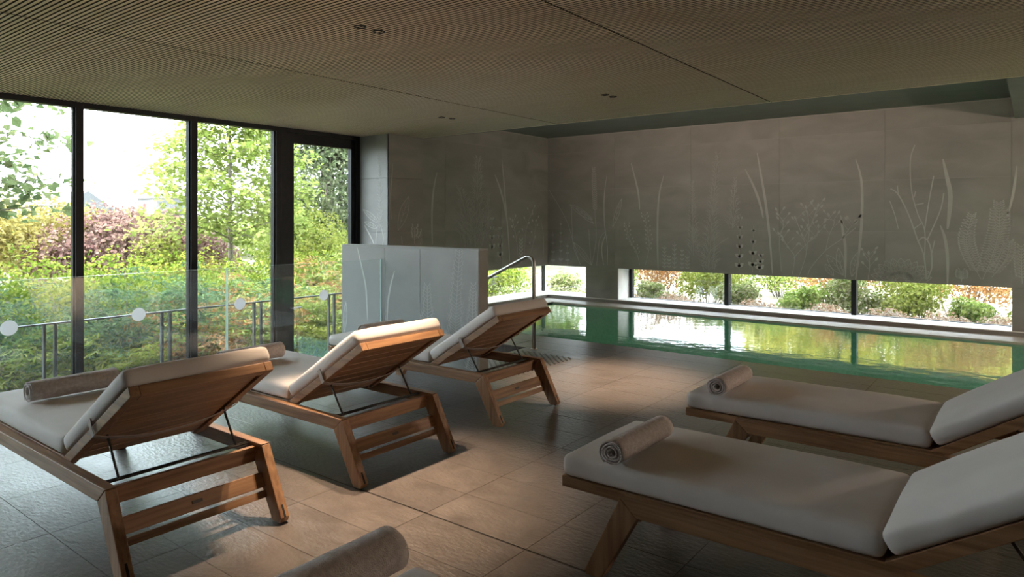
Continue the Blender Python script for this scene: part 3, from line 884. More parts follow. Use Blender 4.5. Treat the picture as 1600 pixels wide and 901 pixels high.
# ------------------------------------------------------------------ sun loungers (x = 0 at the hinge, head towards +x)
def rounded(lx, ly, lz, r, nx, ny, nz, bulge=0.0, seed=0, wr=0.0025):
    """soft padded slab standing on z = 0, centred in y, from x = 0 to lx"""
    bm = bmesh.new()
    idx = {}
    def vert(i, j, k):
        if (i, j, k) in idx: return idx[(i, j, k)]
        def sp(t, n, l):
            # denser near the ends
            u = t / n; u = 0.5 - 0.5 * math.cos(math.pi * u) if n > 3 else u
            return (u - 0.5) * l
        p = Vector((sp(i, nx, lx), sp(j, ny, ly), sp(k, nz, lz)))
        inn = Vector((max(-lx / 2 + r, min(lx / 2 - r, p.x)), max(-ly / 2 + r, min(ly / 2 - r, p.y)), max(-lz / 2 + r, min(lz / 2 - r, p.z))))
        d = p - inn
        if d.length > 1e-7: p = inn + d.normalized() * min(r, d.length if (d.length < r) else r)
        u, v = 2 * p.x / lx, 2 * p.y / ly
        if p.z > 0: p.z += bulge * (1 - u ** 6) * (1 - v ** 6)
        ph = seed * 1.7
        p.z += wr * math.sin(7.3 * p.x + 4.1 * p.y + ph) * math.sin(9.1 * p.y - 3.3 * p.x + 2 * ph) * (1 if p.z > 0 else 0.15)
        side = wr * 0.8 * math.sin(38 * p.x + ph + 3 * math.sin(11 * p.x)) * max(0, 1 - abs(2 * p.z / lz) * 0.8)
        if abs(v) > 0.9: p.y += side * (1 if v > 0 else -1)
        idx[(i, j, k)] = bm.verts.new((p.x + lx / 2, p.y, p.z + lz / 2))
        return idx[(i, j, k)]
    for i in range(nx):
        for j in range(ny):
            for k in (0, nz): bm.faces.new([vert(i, j, k), vert(i + 1, j, k), vert(i + 1, j + 1, k), vert(i, j + 1, k)])
    for i in range(nx):
        for k in range(nz):
            for j in (0, ny): bm.faces.new([vert(i, j, k), vert(i + 1, j, k), vert(i + 1, j, k + 1), vert(i, j, k + 1)])
    for j in range(ny):
        for k in range(nz):
            for i in (0, nx): bm.faces.new([vert(i, j, k), vert(i, j + 1, k), vert(i, j + 1, k + 1), vert(i, j, k + 1)])
    bmesh.ops.recalc_face_normals(bm, faces=bm.faces)
    me = bpy.data.meshes.new('cushion'); bm.to_mesh(me); bm.free()
    me.polygons.foreach_set('use_smooth', [True] * len(me.polygons))
    me.materials.append(FABRIC)
    return me

BA = R(32.6)                                   # slope of the raised back
BM = Matrix.Translation((0.0, 0, 0.325)) @ Matrix.Rotation(-BA, 4, 'Y')
def bk(d, y, n): return BM @ Vector((d, y, n))  # point on the back: d along it, n square to it (up)
HW = 0.365
def make_lounger():
    root = empty('sun_lounger')
    # side rails and splayed legs
    for s in (-1, 1):
        ya, yb = (HW - 0.045) * s, HW * s
        y0, y1 = min(ya, yb), max(ya, yb)
        MB().prism_xz([(-0.835, 0.275), (0.46, 0.275), (0.535, 0.34), (-0.905, 0.34)], y0, y1).build('side_rail', WX, root, bevel=0.003)
        lg = MB().prism_xz([(0.462, 0.273), (0.535, 0.336), (0.693, 0.03), (0.681, 0.006), (0.625, 0.006), (0.613, 0.02)], y0, y1).build('leg', WZ, root, bevel=0.003)
        MB().tube([((0.66), (y0 + y1) / 2 - 0.006, 0.018), ((0.66), (y0 + y1) / 2 + 0.006, 0.018)], 0.018, 16).build('wheel', RUBBER, lg)
        a = Vector((0.693, 0, 0.03)); b = Vector((0.666, 0, 0.082))
        t = (a - b).normalized(); nn = Vector((-t.z, 0, t.x))
        if nn.x < 0: nn = -nn
        sl = MB(); q = []
        for p in (a, b):
            for yy in (-0.005, 0.005):
                for dn in (-0.004, 0.0008): q.append(p + nn * dn + Vector((0, (y0 + y1) / 2 + yy, 0)))
        sl.add([tuple(v) for v in q], [(0, 1, 3, 2), (4, 6, 7, 5), (0, 4, 5, 1), (2, 3, 7, 6), (0, 2, 6, 4), (1, 5, 7, 3)])
        sl.build('wheel_slot', RUBBER, lg)
        MB().prism_xz([(-0.832, 0.273), (-0.905, 0.336), (-1.063, 0.012), (-1.053, 0.0), (-0.997, 0.0), (-0.98, 0.012)], y0, y1).build('leg', WZ, root, bevel=0.003)
        # seat frame stile
        i0, i1 = min(s * 0.276, s * 0.316), max(s * 0.276, s * 0.316)
        box_obj('seat_stile', -1.20, -0.005, i0, i1, 0.300, 0.343, WX, root, bevel=0.002)
        # back stile
        m = MB().box(0.0, 0.75, i0, i1, -0.022, 0.022, mat=BM); m.build('back_stile', WX, root, bevel=0.003)
        # prop
        MB().tube([bk(0.34, s * 0.262, -0.025), (0.41, s * 0.262, 0.327)], 0.0055, 8).build('prop_rod', DARKM, root, smooth=True)
    ci = HW - 0.046
    box_obj('cross_rail', 0.46, 0.485, -ci, ci, 0.252, 0.322, WY, root, bevel=0.002)
    MB().prism_xz([(0.517, 0.206), (0.539, 0.212), (0.567, 0.150), (0.545, 0.144)], -ci, ci).build('cross_rail', WY, root, bevel=0.002)
    MB().prism_xz([(0.549, 0.130), (0.571, 0.136), (0.583, 0.106), (0.561, 0.100)], -ci, ci).build('cross_rail', WY, root, bevel=0.002)
    pm_ = Matrix.Translation((0.5545, 0, 0.1825)) @ Matrix.Rotation(math.atan2(0.028, -0.062) - math.pi, 4, 'Y')
    MB().box(-0.001, 0.0012, -0.022, 0.022, -0.007, 0.007, mat=pm_).build('name_plate', DARKM, root)
    box_obj('cross_rail', -0.865, -0.84, -ci, ci, 0.245, 0.298, WY, root, bevel=0.002)
    for dx in (0.0, 0.018):
        MB().tube([(0.407 + dx, -ci, 0.327), (0.407 + dx, ci, 0.327)], 0.005, 8).build('support_bar', DARKM, root, smooth=True)
    # seat boards
    box_obj('seat_end_rail', -1.20, -1.155, -0.275, 0.275, 0.300, 0.343, WY, root, bevel=0.002)
    sm = MB().box(-0.028, 0.028, -0.275, 0.275, -0.008, 0.008).mesh('seat_slat', WY, bevel=0.0015)
    for i in range(16): link('seat_slat', sm, root, (-1.117 + i * 0.0730, 0, 0.333))
    # back boards
    tr = MB().box(0.70, 0.75, -0.275, 0.275, -0.022, 0.022, mat=BM); tr.build('back_top_rail', WY, root, bevel=0.003)
    for i in range(8):
        d0 = 0.012 + i * 0.0855
        MB().box(d0, d0 + 0.082, -0.275, 0.275, -0.010, 0.010, mat=BM).build('back_slat', WY, root, bevel=0.002)
    # cushions
    cu = link('seat_cushion', rounded(1.19, 0.65, 0.088, 0.030, 44, 24, 7, 0.010, 1), root, (-1.20, 0, 0.3445))
    bc = rounded(0.725, 0.65, 0.080, 0.028, 30, 24, 7, 0.009, 2)
    bc.transform(BM @ Matrix.Translation((0.03, 0, 0.0225)))
    bo = link('back_cushion', bc, root)
    # webbing strap that holds the back cushion
    band = []
    n = 22
    path = [(0.365, -0.324, 0.050), (0.365, -0.327, 0.02), (0.362, -0.324, -0.026)]
    for i in range(1, n):
        u = i / n
        path.append((0.358 - 0.03 * math.sin(math.pi * u), -0.320 + 0.640 * u, -0.027 - 0.040 * math.sin(math.pi * u) ** 0.8))
    path += [(0.362, 0.324, -0.026), (0.365, 0.327, 0.02), (0.365, 0.324, 0.050)]
    P = [bk(*p) for p in path]
    ax = (bk(1, 0, 0) - bk(0, 0, 0)) * 0.0135
    mb = MB()
    for i, p in enumerate(P):
        tg = (P[min(i + 1, len(P) - 1)] - P[max(i - 1, 0)]).normalized()
        nr = tg.cross(ax).normalized() * 0.0012
        mb.v += [tuple(p - ax - nr), tuple(p + ax - nr), tuple(p + ax + nr), tuple(p - ax + nr)]
    for i in range(len(P) - 1):
        for k in range(4):
            a = 4 * i + k; b = 4 * i + (k + 1) % 4
            mb.f.append((a, b, b + 4, a + 4)); mb.m.append(0)
    mb.build('cushion_strap', STRAPM, root)
    return root
proto = make_lounger()
LG = 'teak sun loungers with pale cushions'
spots = [
    (-3.44, 1.52, 0.0, 'teak lounger at lower left, closest to the camera of those by the windows'),
    (-3.462, 2.695, 0.0, 'middle teak lounger of the window row, its raised back caught by warm light'),
    (-3.545, 3.955, 0.005, 'teak lounger in front of the low grey partition, farthest of the window row'),
    (-0.36, 2.69, 0.0, 'front lounger at right with its whole seat in view, seen from its side'),
    (-0.37, 3.975, 0.0, 'rear lounger at right, nearest to the pool edge'),
    (-0.20, 1.05, 0.0, 'lounger cut off by the lower frame edge, only its foot end visible'),
]
for i, (x, y, a, lab) in enumerate(spots):
    o = proto if i == 0 else copy_tree(proto)
    o.location = (x, y, 0); o.rotation_euler = (0, 0, a)
    tag(o, lab, 'sun lounger', LG)
    if i > 2:                                   # no strap shows on the right-hand ones
        for ch in list(o.children):
            if ch.name.startswith('cushion_strap'): bpy.data.objects.remove(ch)

# ------------------------------------------------------------------ rolled towels
def make_towel(name, length, r_out, seed):
    rg = random.Random(seed)
    th = 0.0070
    turns = 3.3
    n = int(turns * 22)
    r_in = r_out - turns * (th + 0.0045)
    nl = 14
    mb = MB()
    rows_ = []
    for j in range(nl + 1):
        yy = -length / 2 + length * j / nl
        row = []
        for i in range(n + 1):
            a = 2 * math.pi * turns * i / n + 2.2
            r = max(0.004, r_in + (r_out - r_in) * i / n)
            k = 1 + 0.018 * math.sin(3 * a + seed) + 0.012 * math.sin(5.0 * j + seed)
            off = 0.005 * math.sin(0.55 * a + seed) * (1 if j in (0, nl) else 0) * (i / n)
            row.append((r * k * math.cos(a) * 1.06, yy + (off if j == nl else -off), r * k * math.sin(a) * 0.95))
        rows_.append(row)
    # outer and inner skins of the cloth
    for sk in (0, 1):
        for row in rows_:
            for i, p in enumerate(row):
                q = Vector((p[0], 0, p[2])); l_ = max(q.length, 1e-4)
                rr = max(l_ - sk * th, 0.0015) / l_
                mb.v.append((p[0] * rr, p[1], p[2] * rr))
    W = n + 1; S = W * (nl + 1)
    for j in range(nl):
        for i in range(n):
            a = j * W + i
            mb.f.append((a, a + 1, a + 1 + W, a + W)); mb.f.append((S + a, S + a + W, S + a + 1 + W, S + a + 1))
    for j in (0, nl):
        for i in range(n):
            a = j * W + i
            mb.f.append((a, a + 1, S + a + 1, S + a))
    for i in (0, n):
        for j in range(nl):
            a = j * W + i
            mb.f.append((a, a + W, S + a + W, S + a))
    mb.m = [0] * len(mb.f)
    return mb.build(name, TOWEL, None, smooth=True)
TG = 'rolled towels on the loungers'
towels = [
    (-4.19, 1.51, 0.44, 0.062, 0.02, 'rolled brown towel on the lounger at lower left, in front of the windows'),
    (-4.17, 2.57, 0.44, 0.062, -0.02, 'rolled towel half hidden behind the leftmost raised lounger back'),
    (-4.34, 3.87, 0.42, 0.060, 0.0, 'dark rolled towel on the lounger before the grey partition'),
    (-1.305, 2.56, 0.44, 0.056, -0.02, 'rolled towel with its spiral end showing, on the front lounger at right'),
    (-1.375, 3.835, 0.44, 0.056, 0.0, 'rolled towel on the rear lounger at right, close to the pool'),
    (-1.39, 1.045, 0.47, 0.068, 0.0, 'large rolled towel at the bottom edge of the picture'),
]
for i, (x, y, l_, r_, a, lab) in enumerate(towels):
    t = make_towel('rolled_towel', l_, r_, i * 1.3)
    t.location = (x, y, 0.3445 + 0.088 + 0.009 + r_ * 0.945)
    t.rotation_euler = (0, 0, a)
    tag(t, lab, 'towel', TG)

# ------------------------------------------------------------------ the garden
def leaf_mesh(name, C, Nn, size, mat, aspect=0.55, seed=0, tint=None, fold=0.25):
    """one mesh of many small folded leaves: C centres, Nn outward directions"""
    g = np.random.default_rng(seed)
    n = len(C)
    D = g.normal(size=(n, 3)); D = D / np.linalg.norm(D, axis=1, keepdims=True)
    Nn = Nn + 0.55 * g.normal(size=(n, 3)); Nn /= np.linalg.norm(Nn, axis=1, keepdims=True) + 1e-9
    D -= (D * Nn).sum(1, keepdims=True) * Nn; D /= np.linalg.norm(D, axis=1, keepdims=True) + 1e-9
    S = np.cross(Nn, D)
    sz = (size * (0.65 + 0.7 * g.random(n)))[:, None]
    a = C - D * sz * 0.5; b = C + D * sz * 0.5
    l = C - D * sz * 0.05 + S * sz * aspect * 0.5 + Nn * sz * fold * aspect
    r = C - D * sz * 0.05 - S * sz * aspect * 0.5 + Nn * sz * fold * aspect
    V = np.stack([a, l, b, r], 1).reshape(-1, 3).astype(np.float32)
    base = np.arange(n) * 4
    T = np.stack([base, base + 1, base + 2, base, base + 2, base + 3], 1).reshape(-1).astype(np.int32)
    me = bpy.data.meshes.new(name)
    me.vertices.add(4 * n); me.vertices.foreach_set('co', V.ravel())
    me.loops.add(6 * n); me.loops.foreach_set('vertex_index', T)
    me.polygons.add(2 * n); me.polygons.foreach_set('loop_start', np.arange(2 * n, dtype=np.int32) * 3)
    me.update(calc_edges=True)
    at = me.attributes.new('tint', 'FLOAT', 'FACE')
    tv = g.random(n) if tint is None else np.clip(tint + 0.22 * g.normal(size=n), 0, 1)
    at.data.foreach_set('value', np.repeat(tv, 2).astype(np.float32))
    me.materials.append(mat)
    return me

def blob_points(blobs, n, seed, inner=0.25, lump=0.16):
    g = np.random.default_rng(seed)
    B = np.array(blobs, float)
    wgt = (B[:, 3] * B[:, 4] + B[:, 4] * B[:, 5] + B[:, 3] * B[:, 5]); wgt /= wgt.sum()
    k = g.choice(len(B), n, p=wgt)
    d = g.normal(size=(n, 3)); d /= np.linalg.norm(d, axis=1, keepdims=True)
    low = d[:, 2] < -0.6; d[low, 2] *= -0.5
    rad = 1 + lump * (np.sin(6 * d[:, 0] + k) * np.sin(5 * d[:, 1] + 2 * k) + 0.6 * np.sin(9 * d[:, 2] + 7 * d[:, 0])) + 0.05 * g.normal(size=n)
    inn = g.random(n) < inner
    rad[inn] *= 0.45 + 0.5 * g.random(inn.sum())
    C = B[k, :3] + d * B[k, 3:] * rad[:, None]
    return C, d

def shrub(name, label, cat, loc, blobs, n, size, mat, seed, aspect=0.55, stem=0.02, group=None, stems=6):
    root = empty(name, loc)
    tag(root, label, cat, group)
    C, d = blob_points(blobs, n, seed)
    link('foliage', leaf_mesh('foliage', C, d, size, mat, aspect, seed), root)
    g = random.Random(seed)
    mb = MB()
    for i in range(stems):
        b = blobs[g.randrange(len(blobs))]
        tip = (b[0] + g.uniform(-.5, .5) * b[3], b[1] + g.uniform(-.5, .5) * b[4], b[2] + 0.55 * b[5] * g.random())
        base = (tip[0] * 0.35, tip[1] * 0.8 if abs(tip[1]) > 1 else tip[1] * 0.3, 0)
        mid = tuple((base[q] + tip[q]) / 2 + g.uniform(-.04, .04) for q in range(3))
        mb.tube([base, mid, tip], [stem, stem * 0.75, stem * 0.3], 6)
    mb.build('stems', BARK, root, smooth=True)
    return root

LM_HEDGE = leaf_mat('hedge_leaf', [(0.091, 0.156, 0.019), (0.221, 0.293, 0.039), (0.390, 0.416, 0.085)])
LM_TREE = leaf_mat('tree_leaf', [(0.150, 0.210, 0.045), (0.245, 0.310, 0.075), (0.350, 0.385, 0.130)], 0.5)
LM_TREE2 = leaf_mat('dark_tree_leaf', [(0.080, 0.120, 0.050), (0.130, 0.175, 0.075), (0.210, 0.235, 0.110)], 0.5)
LM_OLIVE = leaf_mat('olive_leaf', [(0.065, 0.095, 0.045), (0.135, 0.170, 0.085), (0.230, 0.250, 0.155)])
LM_OCHRE = leaf_mat('ochre_leaf', [(0.210, 0.170, 0.045), (0.310, 0.260, 0.080), (0.370, 0.330, 0.140)])
LM_PURPLE = leaf_mat('purple_leaf', [(0.140, 0.075, 0.072), (0.225, 0.135, 0.122), (0.330, 0.230, 0.190)])
LM_CONIFER = leaf_mat('conifer_leaf', [(0.045, 0.090, 0.055), (0.095, 0.165, 0.085), (0.185, 0.265, 0.115)])
LM_FERN = leaf_mat('fern_leaf', [(0.130, 0.208, 0.046), (0.234, 0.299, 0.072), (0.351, 0.377, 0.143)])
LM_RUST = leaf_mat('rust_leaf', [(0.247, 0.111, 0.039), (0.338, 0.182, 0.078), (0.377, 0.273, 0.130)])
LM_LIME = leaf_mat('lime_leaf', [(0.140, 0.180, 0.030), (0.230, 0.260, 0.055), (0.310, 0.320, 0.100)])
LM_YELLOW = leaf_mat('yellow_tree_leaf', [(0.30, 0.30, 0.05), (0.50, 0.47, 0.10), (0.62, 0.58, 0.17)])
LM_PALE = leaf_mat('flowering_leaf', [(0.120, 0.170, 0.050), (0.225, 0.250, 0.090), (0.360, 0.330, 0.230)])
LM_PINK = leaf_mat('pink_flower', [(0.250, 0.150, 0.090), (0.350, 0.240, 0.160), (0.400, 0.350, 0.290)])

def gz(x):                      # garden ground outside the window wall climbs away from the house
    t = max(0.0, -8.4 - x)
    return -0.78 + 0.13 * t if t < 8 else 0.26 + 0.03 * (t - 8)
gm = MB()
gx = [-7.12, -8.4, -9.4, -10.4, -12, -14, -17, -25, -45, -90]
gy = [-20, -2.4, 0, 4, 8, 12, 20, 40, 90]
for i in range(len(gx) - 1):
    for j in range(len(gy) - 1):
        x0, x1, y0, y1 = gx[i], gx[i + 1], gy[j], gy[j + 1]
        gm.add([(x0, y0, gz(x0)), (x1, y0, gz(x1)), (x1, y1, gz(x1)), (x0, y1, gz(x0))], [(0, 1, 2, 3)])
struct(gm.build('ground_garden', SOIL))
gp = MB()
for x0, x1 in ((-7.12, 30),):
    ys = [10.9, 12, 14, 17, 24, 60]; zs = [-0.42, -0.36, -0.24, -0.1, 0.1, 0.5]
    for j in range(5):
        gp.add([(x0, ys[j], zs[j]), (x1, ys[j], zs[j]), (x1, ys[j + 1], zs[j + 1]), (x0, ys[j + 1], zs[j + 1])], [(0, 1, 2, 3)])
struct(gp.build('ground_gravel', GRAVEL))

# outer railing
rl = empty('garden_railing', (-7.62, 3.0, -0.78))
tag(rl, 'low grey metal railing with paired posts just outside the windows', 'railing')
box_obj('top_rail', -0.022, 0.022, -5.5, 6.5, 1.165, 1.18, RAILM, rl)
for y in (-2.0, -0.88, 0.24, 1.365, 2.487, 3.608, 4.725, 5.84, 6.96, 8.08):
    for dy in (0.0, 0.092): box_obj('post', -0.02, 0.02, y + dy - 0.011 - 3, y + dy + 0.011 - 3, 0, 1.165, RAILM, rl)

# hedge: a long lumpy row
g = random.Random(3)
blobs = []
y = -3.0
while y < 13.5:
    hh = 0.86 - 0.015 * y + g.uniform(-0.07, 0.06)
    blobs.append((g.uniform(-.15, .15), y - 4.0, 0.62 + hh - 0.72, 0.62, g.uniform(0.5, 0.75), 0.72))
    blobs.append((0.45 + g.uniform(-.1, .1), y - 4.0 + g.uniform(-.3, .3), 0.42, 0.5, 0.55, 0.6))
    y += 0.62
shrub('garden_hedge', 'long bright yellow-green leafy hedge running behind the railing', 'hedge', (-10.5, 4.0, gz(-10.5)), blobs, 62000, 0.062, LM_HEDGE, 11, 0.6, stems=40)

# shrubs behind the hedge
shrub('ochre_bush', 'tall ochre yellow bush behind the hedge at the far left pane', 'bush', (-14.2, 4.2, gz(-14.2)),
      [(0, 0, .95, 1.0, 1.0, 0.95), (0.2, -1.5, .95, 1.0, 1.0, 1.0), (0, 0.8, 0.8, .8, .8, .9), (-.3, -.8, 1.1, .9, .8, .75)], 22000, 0.085, LM_OCHRE, 21, 0.4)
shrub('smoke_bush', 'purple-leaved bush above the hedge in the second pane', 'bush', (-13.6, 5.65, gz(-13.6)),
      [(0, 0, .85, .9, .85, .85), (0.1, -0.8, .75, .7, .7, .75), (0, .7, .85, .6, .6, .85), (0, .1, 1.35, .5, .45, .35)], 11000, 0.075, LM_PURPLE, 22, 0.7)
shrub('lime_bush', 'light green bush among purple leaves in the second pane', 'bush', (-12.6, 5.9, gz(-12.6)),
      [(0, 0, .7, .45, .45, .72), (0, .4, .5, .45, .45, .6)], 5000, 0.07, LM_LIME, 23, 0.45)
shrub('plum_bush', 'small plum-coloured bush beside the slender tree', 'bush', (-13.3, 6.75, gz(-13.3)),
      [(0, 0, .75, .55, .6, .75), (0, .5, .6, .5, .5, .6)], 4500, 0.08, LM_PURPLE, 24, 0.7)
shrub('golden_bush', 'golden yellow bush low behind the slender tree', 'bush', (-12.2, 6.2, gz(-12.2)),
      [(0, 0, .45, .5, .7, .55), (0, .8, .45, .5, .6, .5)], 5000, 0.06, LM_OCHRE, 25, 0.5)
shrub('pale_thicket', 'pale green thicket in the distance between the second and third mullions', 'bush', (-19.0, 12.0, gz(-19.0)),
      [(0, y, .45, 1.3, 1.3, .72 + .15 * math.sin(y)) for y in (-7, -5.2, -3.6, -2.0, -.4, 1.2, 2.8, 4.4, 6.0)], 22000, 0.13, LM_FERN, 26, 0.5)

# low planting near the glass
def frond_shrub(name, label, loc, n, length, mat, seed, rise=0.8, leaf=0.05, asp=0.3, spread=1.0):
    gg = random.Random(seed)
    root = empty(name, loc)
    tag(root, label, 'plant')
    C, D = [], []
    mb = MB()
    for i in range(n):
        an = gg.uniform(0, 2 * math.pi); l = length * gg.uniform(0.6, 1.1); up = rise * gg.uniform(0.5, 1.2)
        bx, by = gg.uniform(-.3, .3) * spread, gg.uniform(-.3, .3) * spread
        P = []
        for k in range(9):
            t = k / 8
            P.append(Vector((bx + math.cos(an) * l * t * 0.8, by + math.sin(an) * l * t * 0.8, l * (up * t - 0.55 * up * t * t * 1.1))))
        mb.tube(P[::2], [0.005, 0.004, 0.003, 0.002, 0.001], 4, cap=False)
        for k in range(1, 9):
            tg = (P[k] - P[k - 1]).normalized(); sd = tg.cross(Vector((0, 0, 1)))
            sd = sd.normalized() if sd.length > 1e-4 else Vector((1, 0, 0))
            w = leaf * 1.6 * math.sin(math.pi * (0.12 + 0.8 * k / 9))
            for sg in (-1, 1):
                for q in (0.3, 0.8, 1.2):
                    c_ = P[k].lerp(P[k - 1], 0.5 * q - 0.3) + sd * sg * w * q
                    C.append(tuple(c_)); D.append((sd.x * 0.2 * sg, sd.y * 0.2 * sg, 1))
    mb.build('stems', BARK, root)
    link('foliage', leaf_mesh('foliage', np.array(C), np.array(D, float), leaf, mat, asp, seed), root)
    return root
low = [
    (-8.45, 1.35, 0.66, LM_FERN, 'pale feathery fern below the railing at the left picture edge'),
    (-8.7, 2.55, 0.62, LM_FERN, 'feathery light green fern just left of the first mullion'),
    (-9.0, 2.0, 0.85, LM_CONIFER, 'dark blue-green juniper under the first white dot'),
    (-9.1, 3.1, 0.95, LM_CONIFER, 'dark blue-green juniper right of the first mullion'),
    (-8.6, 3.45, 0.66, LM_LIME, 'yellow-green juniper low in the second pane'),
    (-9.2, 4.1, 0.95, LM_CONIFER, 'dark juniper behind the second pair of railing posts'),
    (-8.8, 4.55, 0.70, LM_RUST, 'small rust-tinted shrub left of the second mullion'),
    (-9.2, 5.1, 0.95, LM_CONIFER, 'dark green juniper just right of the second mullion'),
    (-8.7, 5.05, 0.72, LM_FERN, 'pale green fern low in the third pane'),
    (-9.0, 5.65, 0.85, LM_RUST, 'rust-orange shrub in the third pane below the railing'),
    (-9.2, 6.3, 0.85, LM_FERN, 'light green fern beside the third pair of railing posts'),
    (-8.7, 6.15, 0.60, LM_LIME, 'lime green low shrub near the door post'),
    (-9.3, 7.35, 0.95, LM_RUST, 'large orange-brown shrub seen through the glazed door'),
    (-8.8, 7.0, 0.62, LM_FERN, 'light green plant low in the glazed door'),
    (-9.6, 8.1, 1.0, LM_FERN, 'bushy green plant by the railing next to the partition'),
]
for i, (x, y, l, m, lab) in enumerate(low):
    frond_shrub('low_shrub', lab, (x, y, gz(x) - 0.02), 110, l * 1.15, m, 40 + i, rise=2.55, leaf=0.085, asp=0.28, spread=1.2)

# trees
def tree(name, label, loc, height, trunk_r, fork, crown, n, size, mat, seed, per=26, spread=0.16, levels=0.35):
    gg = random.Random(seed); g2 = np.random.default_rng(seed)
    root = empty(name, loc); tag(root, label, 'tree')
    mb = MB()
    top = Vector((gg.uniform(-.1, .1), gg.uniform(-.1, .1), height))
    T = [Vector((0, 0, 0)).lerp(top, t) + Vector((gg.uniform(-.03, .03), gg.uniform(-.03, .03), 0)) * (t > 0) for t in (0, .2, .4, .6, .8, 1)]
    mb.tube(T, [trunk_r * k for k in (1, .85, .7, .5, .3, .12)], 9)
    C, D = [], []
    nb = n
    for i in range(nb):
        t = fork + (0.97 - fork) * ((i + gg.random()) / nb)
        base = Vector((0, 0, 0)).lerp(top, t)
        an = i * 2.4 + gg.uniform(-.3, .3)
        rx = crown(t) * gg.uniform(0.7, 1.1)
        tip = base + Vector((math.cos(an) * rx, math.sin(an) * rx, levels * rx * gg.uniform(0.3, 1.2)))
        mid = base.lerp(tip, 0.5) + Vector((0, 0, 0.12 * rx))
        q = [base, base.lerp(mid, 0.5) + Vector((0, 0, 0.03)), mid, mid.lerp(tip, 0.5), tip]
        r0 = trunk_r * 0.38 * (1.1 - t)
        mb.tube(q, [r0, r0 * .8, r0 * .6, r0 * .4, r0 * .15], 6)
        for s_ in range(4):
            f = gg.uniform(0.35, 0.95); b0 = base.lerp(tip, f) + Vector((0, 0, 0.10 * rx * math.sin(math.pi * f)))
            a2 = an + gg.choice((-1, 1)) * gg.uniform(.4, .9); l2 = rx * 0.4 * gg.uniform(.5, 1)
            t2 = b0 + Vector((math.cos(a2) * l2, math.sin(a2) * l2, gg.uniform(-.1, .2) * l2))
            mb.tube([b0, b0.lerp(t2, .5) + Vector((0, 0, .02)), t2], [r0 * .35, r0 * .25, r0 * .1], 5)
            for k in range(per // 2):
                f2 = gg.uniform(.1, 1.1)
                p = b0.lerp(t2, f2) + Vector((gg.gauss(0, spread), gg.gauss(0, spread), gg.gauss(-0.02, spread * .55)))
                C.append(tuple(p)); D.append((gg.gauss(0, .3), gg.gauss(0, .3), 1))
        for k in range(per):
            f = gg.uniform(.25, 1.05)
            p = base.lerp(tip, f) + Vector((gg.gauss(0, spread), gg.gauss(0, spread), gg.gauss(0, spread * .55)))
            C.append(tuple(p)); D.append((gg.gauss(0, .3), gg.gauss(0, .3), 1))
    mb.build('trunk', BARK, root, smooth=True)
    link('crown', leaf_mesh('crown', np.array(C), np.array(D, float), size, mat, 0.7, seed), root)
    return root
tree('slender_tree', 'slender pale green tree with tiered branches in the third pane', (-11.4, 6.6, gz(-11.4)), 4.9, 0.055, 0.27,
     lambda t: 1.55 * (1 - abs(t - 0.42) * 1.25), 66, 0.10, LM_TREE, 61, per=58, spread=0.15, levels=0.22)
tree('broadleaf_tree', 'leafy branches of a tree reaching in from the left picture edge', (-9.9, 1.25, gz(-9.9)), 4.4, 0.075, 0.38,
     lambda t: 2.2 * (1 - abs(t - 0.6) * 0.8), 60, 0.115, LM_TREE2, 62, per=34, spread=0.11, levels=0.14)
shrub('olive_tree', 'dense grey-green tree filling the glazed door', 'tree', (-13.8, 10.7, gz(-13.8)),
      [(0, 0, 2.5, 1.5, 1.5, 1.4), (.3, 1.1, 3.5, 1.5, 1.5, 1.3), (.2, -.8, 3.9, 1.2, 1.1, 1.1), (0, .3, 1.2, 1.2, 1.4, 1.1), (.3, 1.9, 1.8, 1.3, 1.3, 1.6), (0, .4, 4.8, 1.3, 1.4, 1.0)],
      60000, 0.10, LM_OLIVE, 63, 0.5, stem=0.07, stems=14)
shrub('yellow_green_shrub', 'yellow-green shrub at the foot of the dense tree behind the door', 'bush', (-12.3, 9.3, gz(-12.3)),
      [(0, 0, .8, .55, .55, .95), (0, .45, .5, .5, .5, .7), (0, -.4, .5, .45, .45, .6)], 9000, 0.06, LM_LIME, 64, 0.4)
shrub('leafy_bush', 'mid green bush left of the door post above the hedge', 'bush', (-13.2, 9.2, gz(-13.2)),
      [(0, -.2, 1.1, .75, .7, 1.1), (0, .6, .8, .7, .7, .8)], 8000, 0.085, LM_TREE, 65, 0.6)

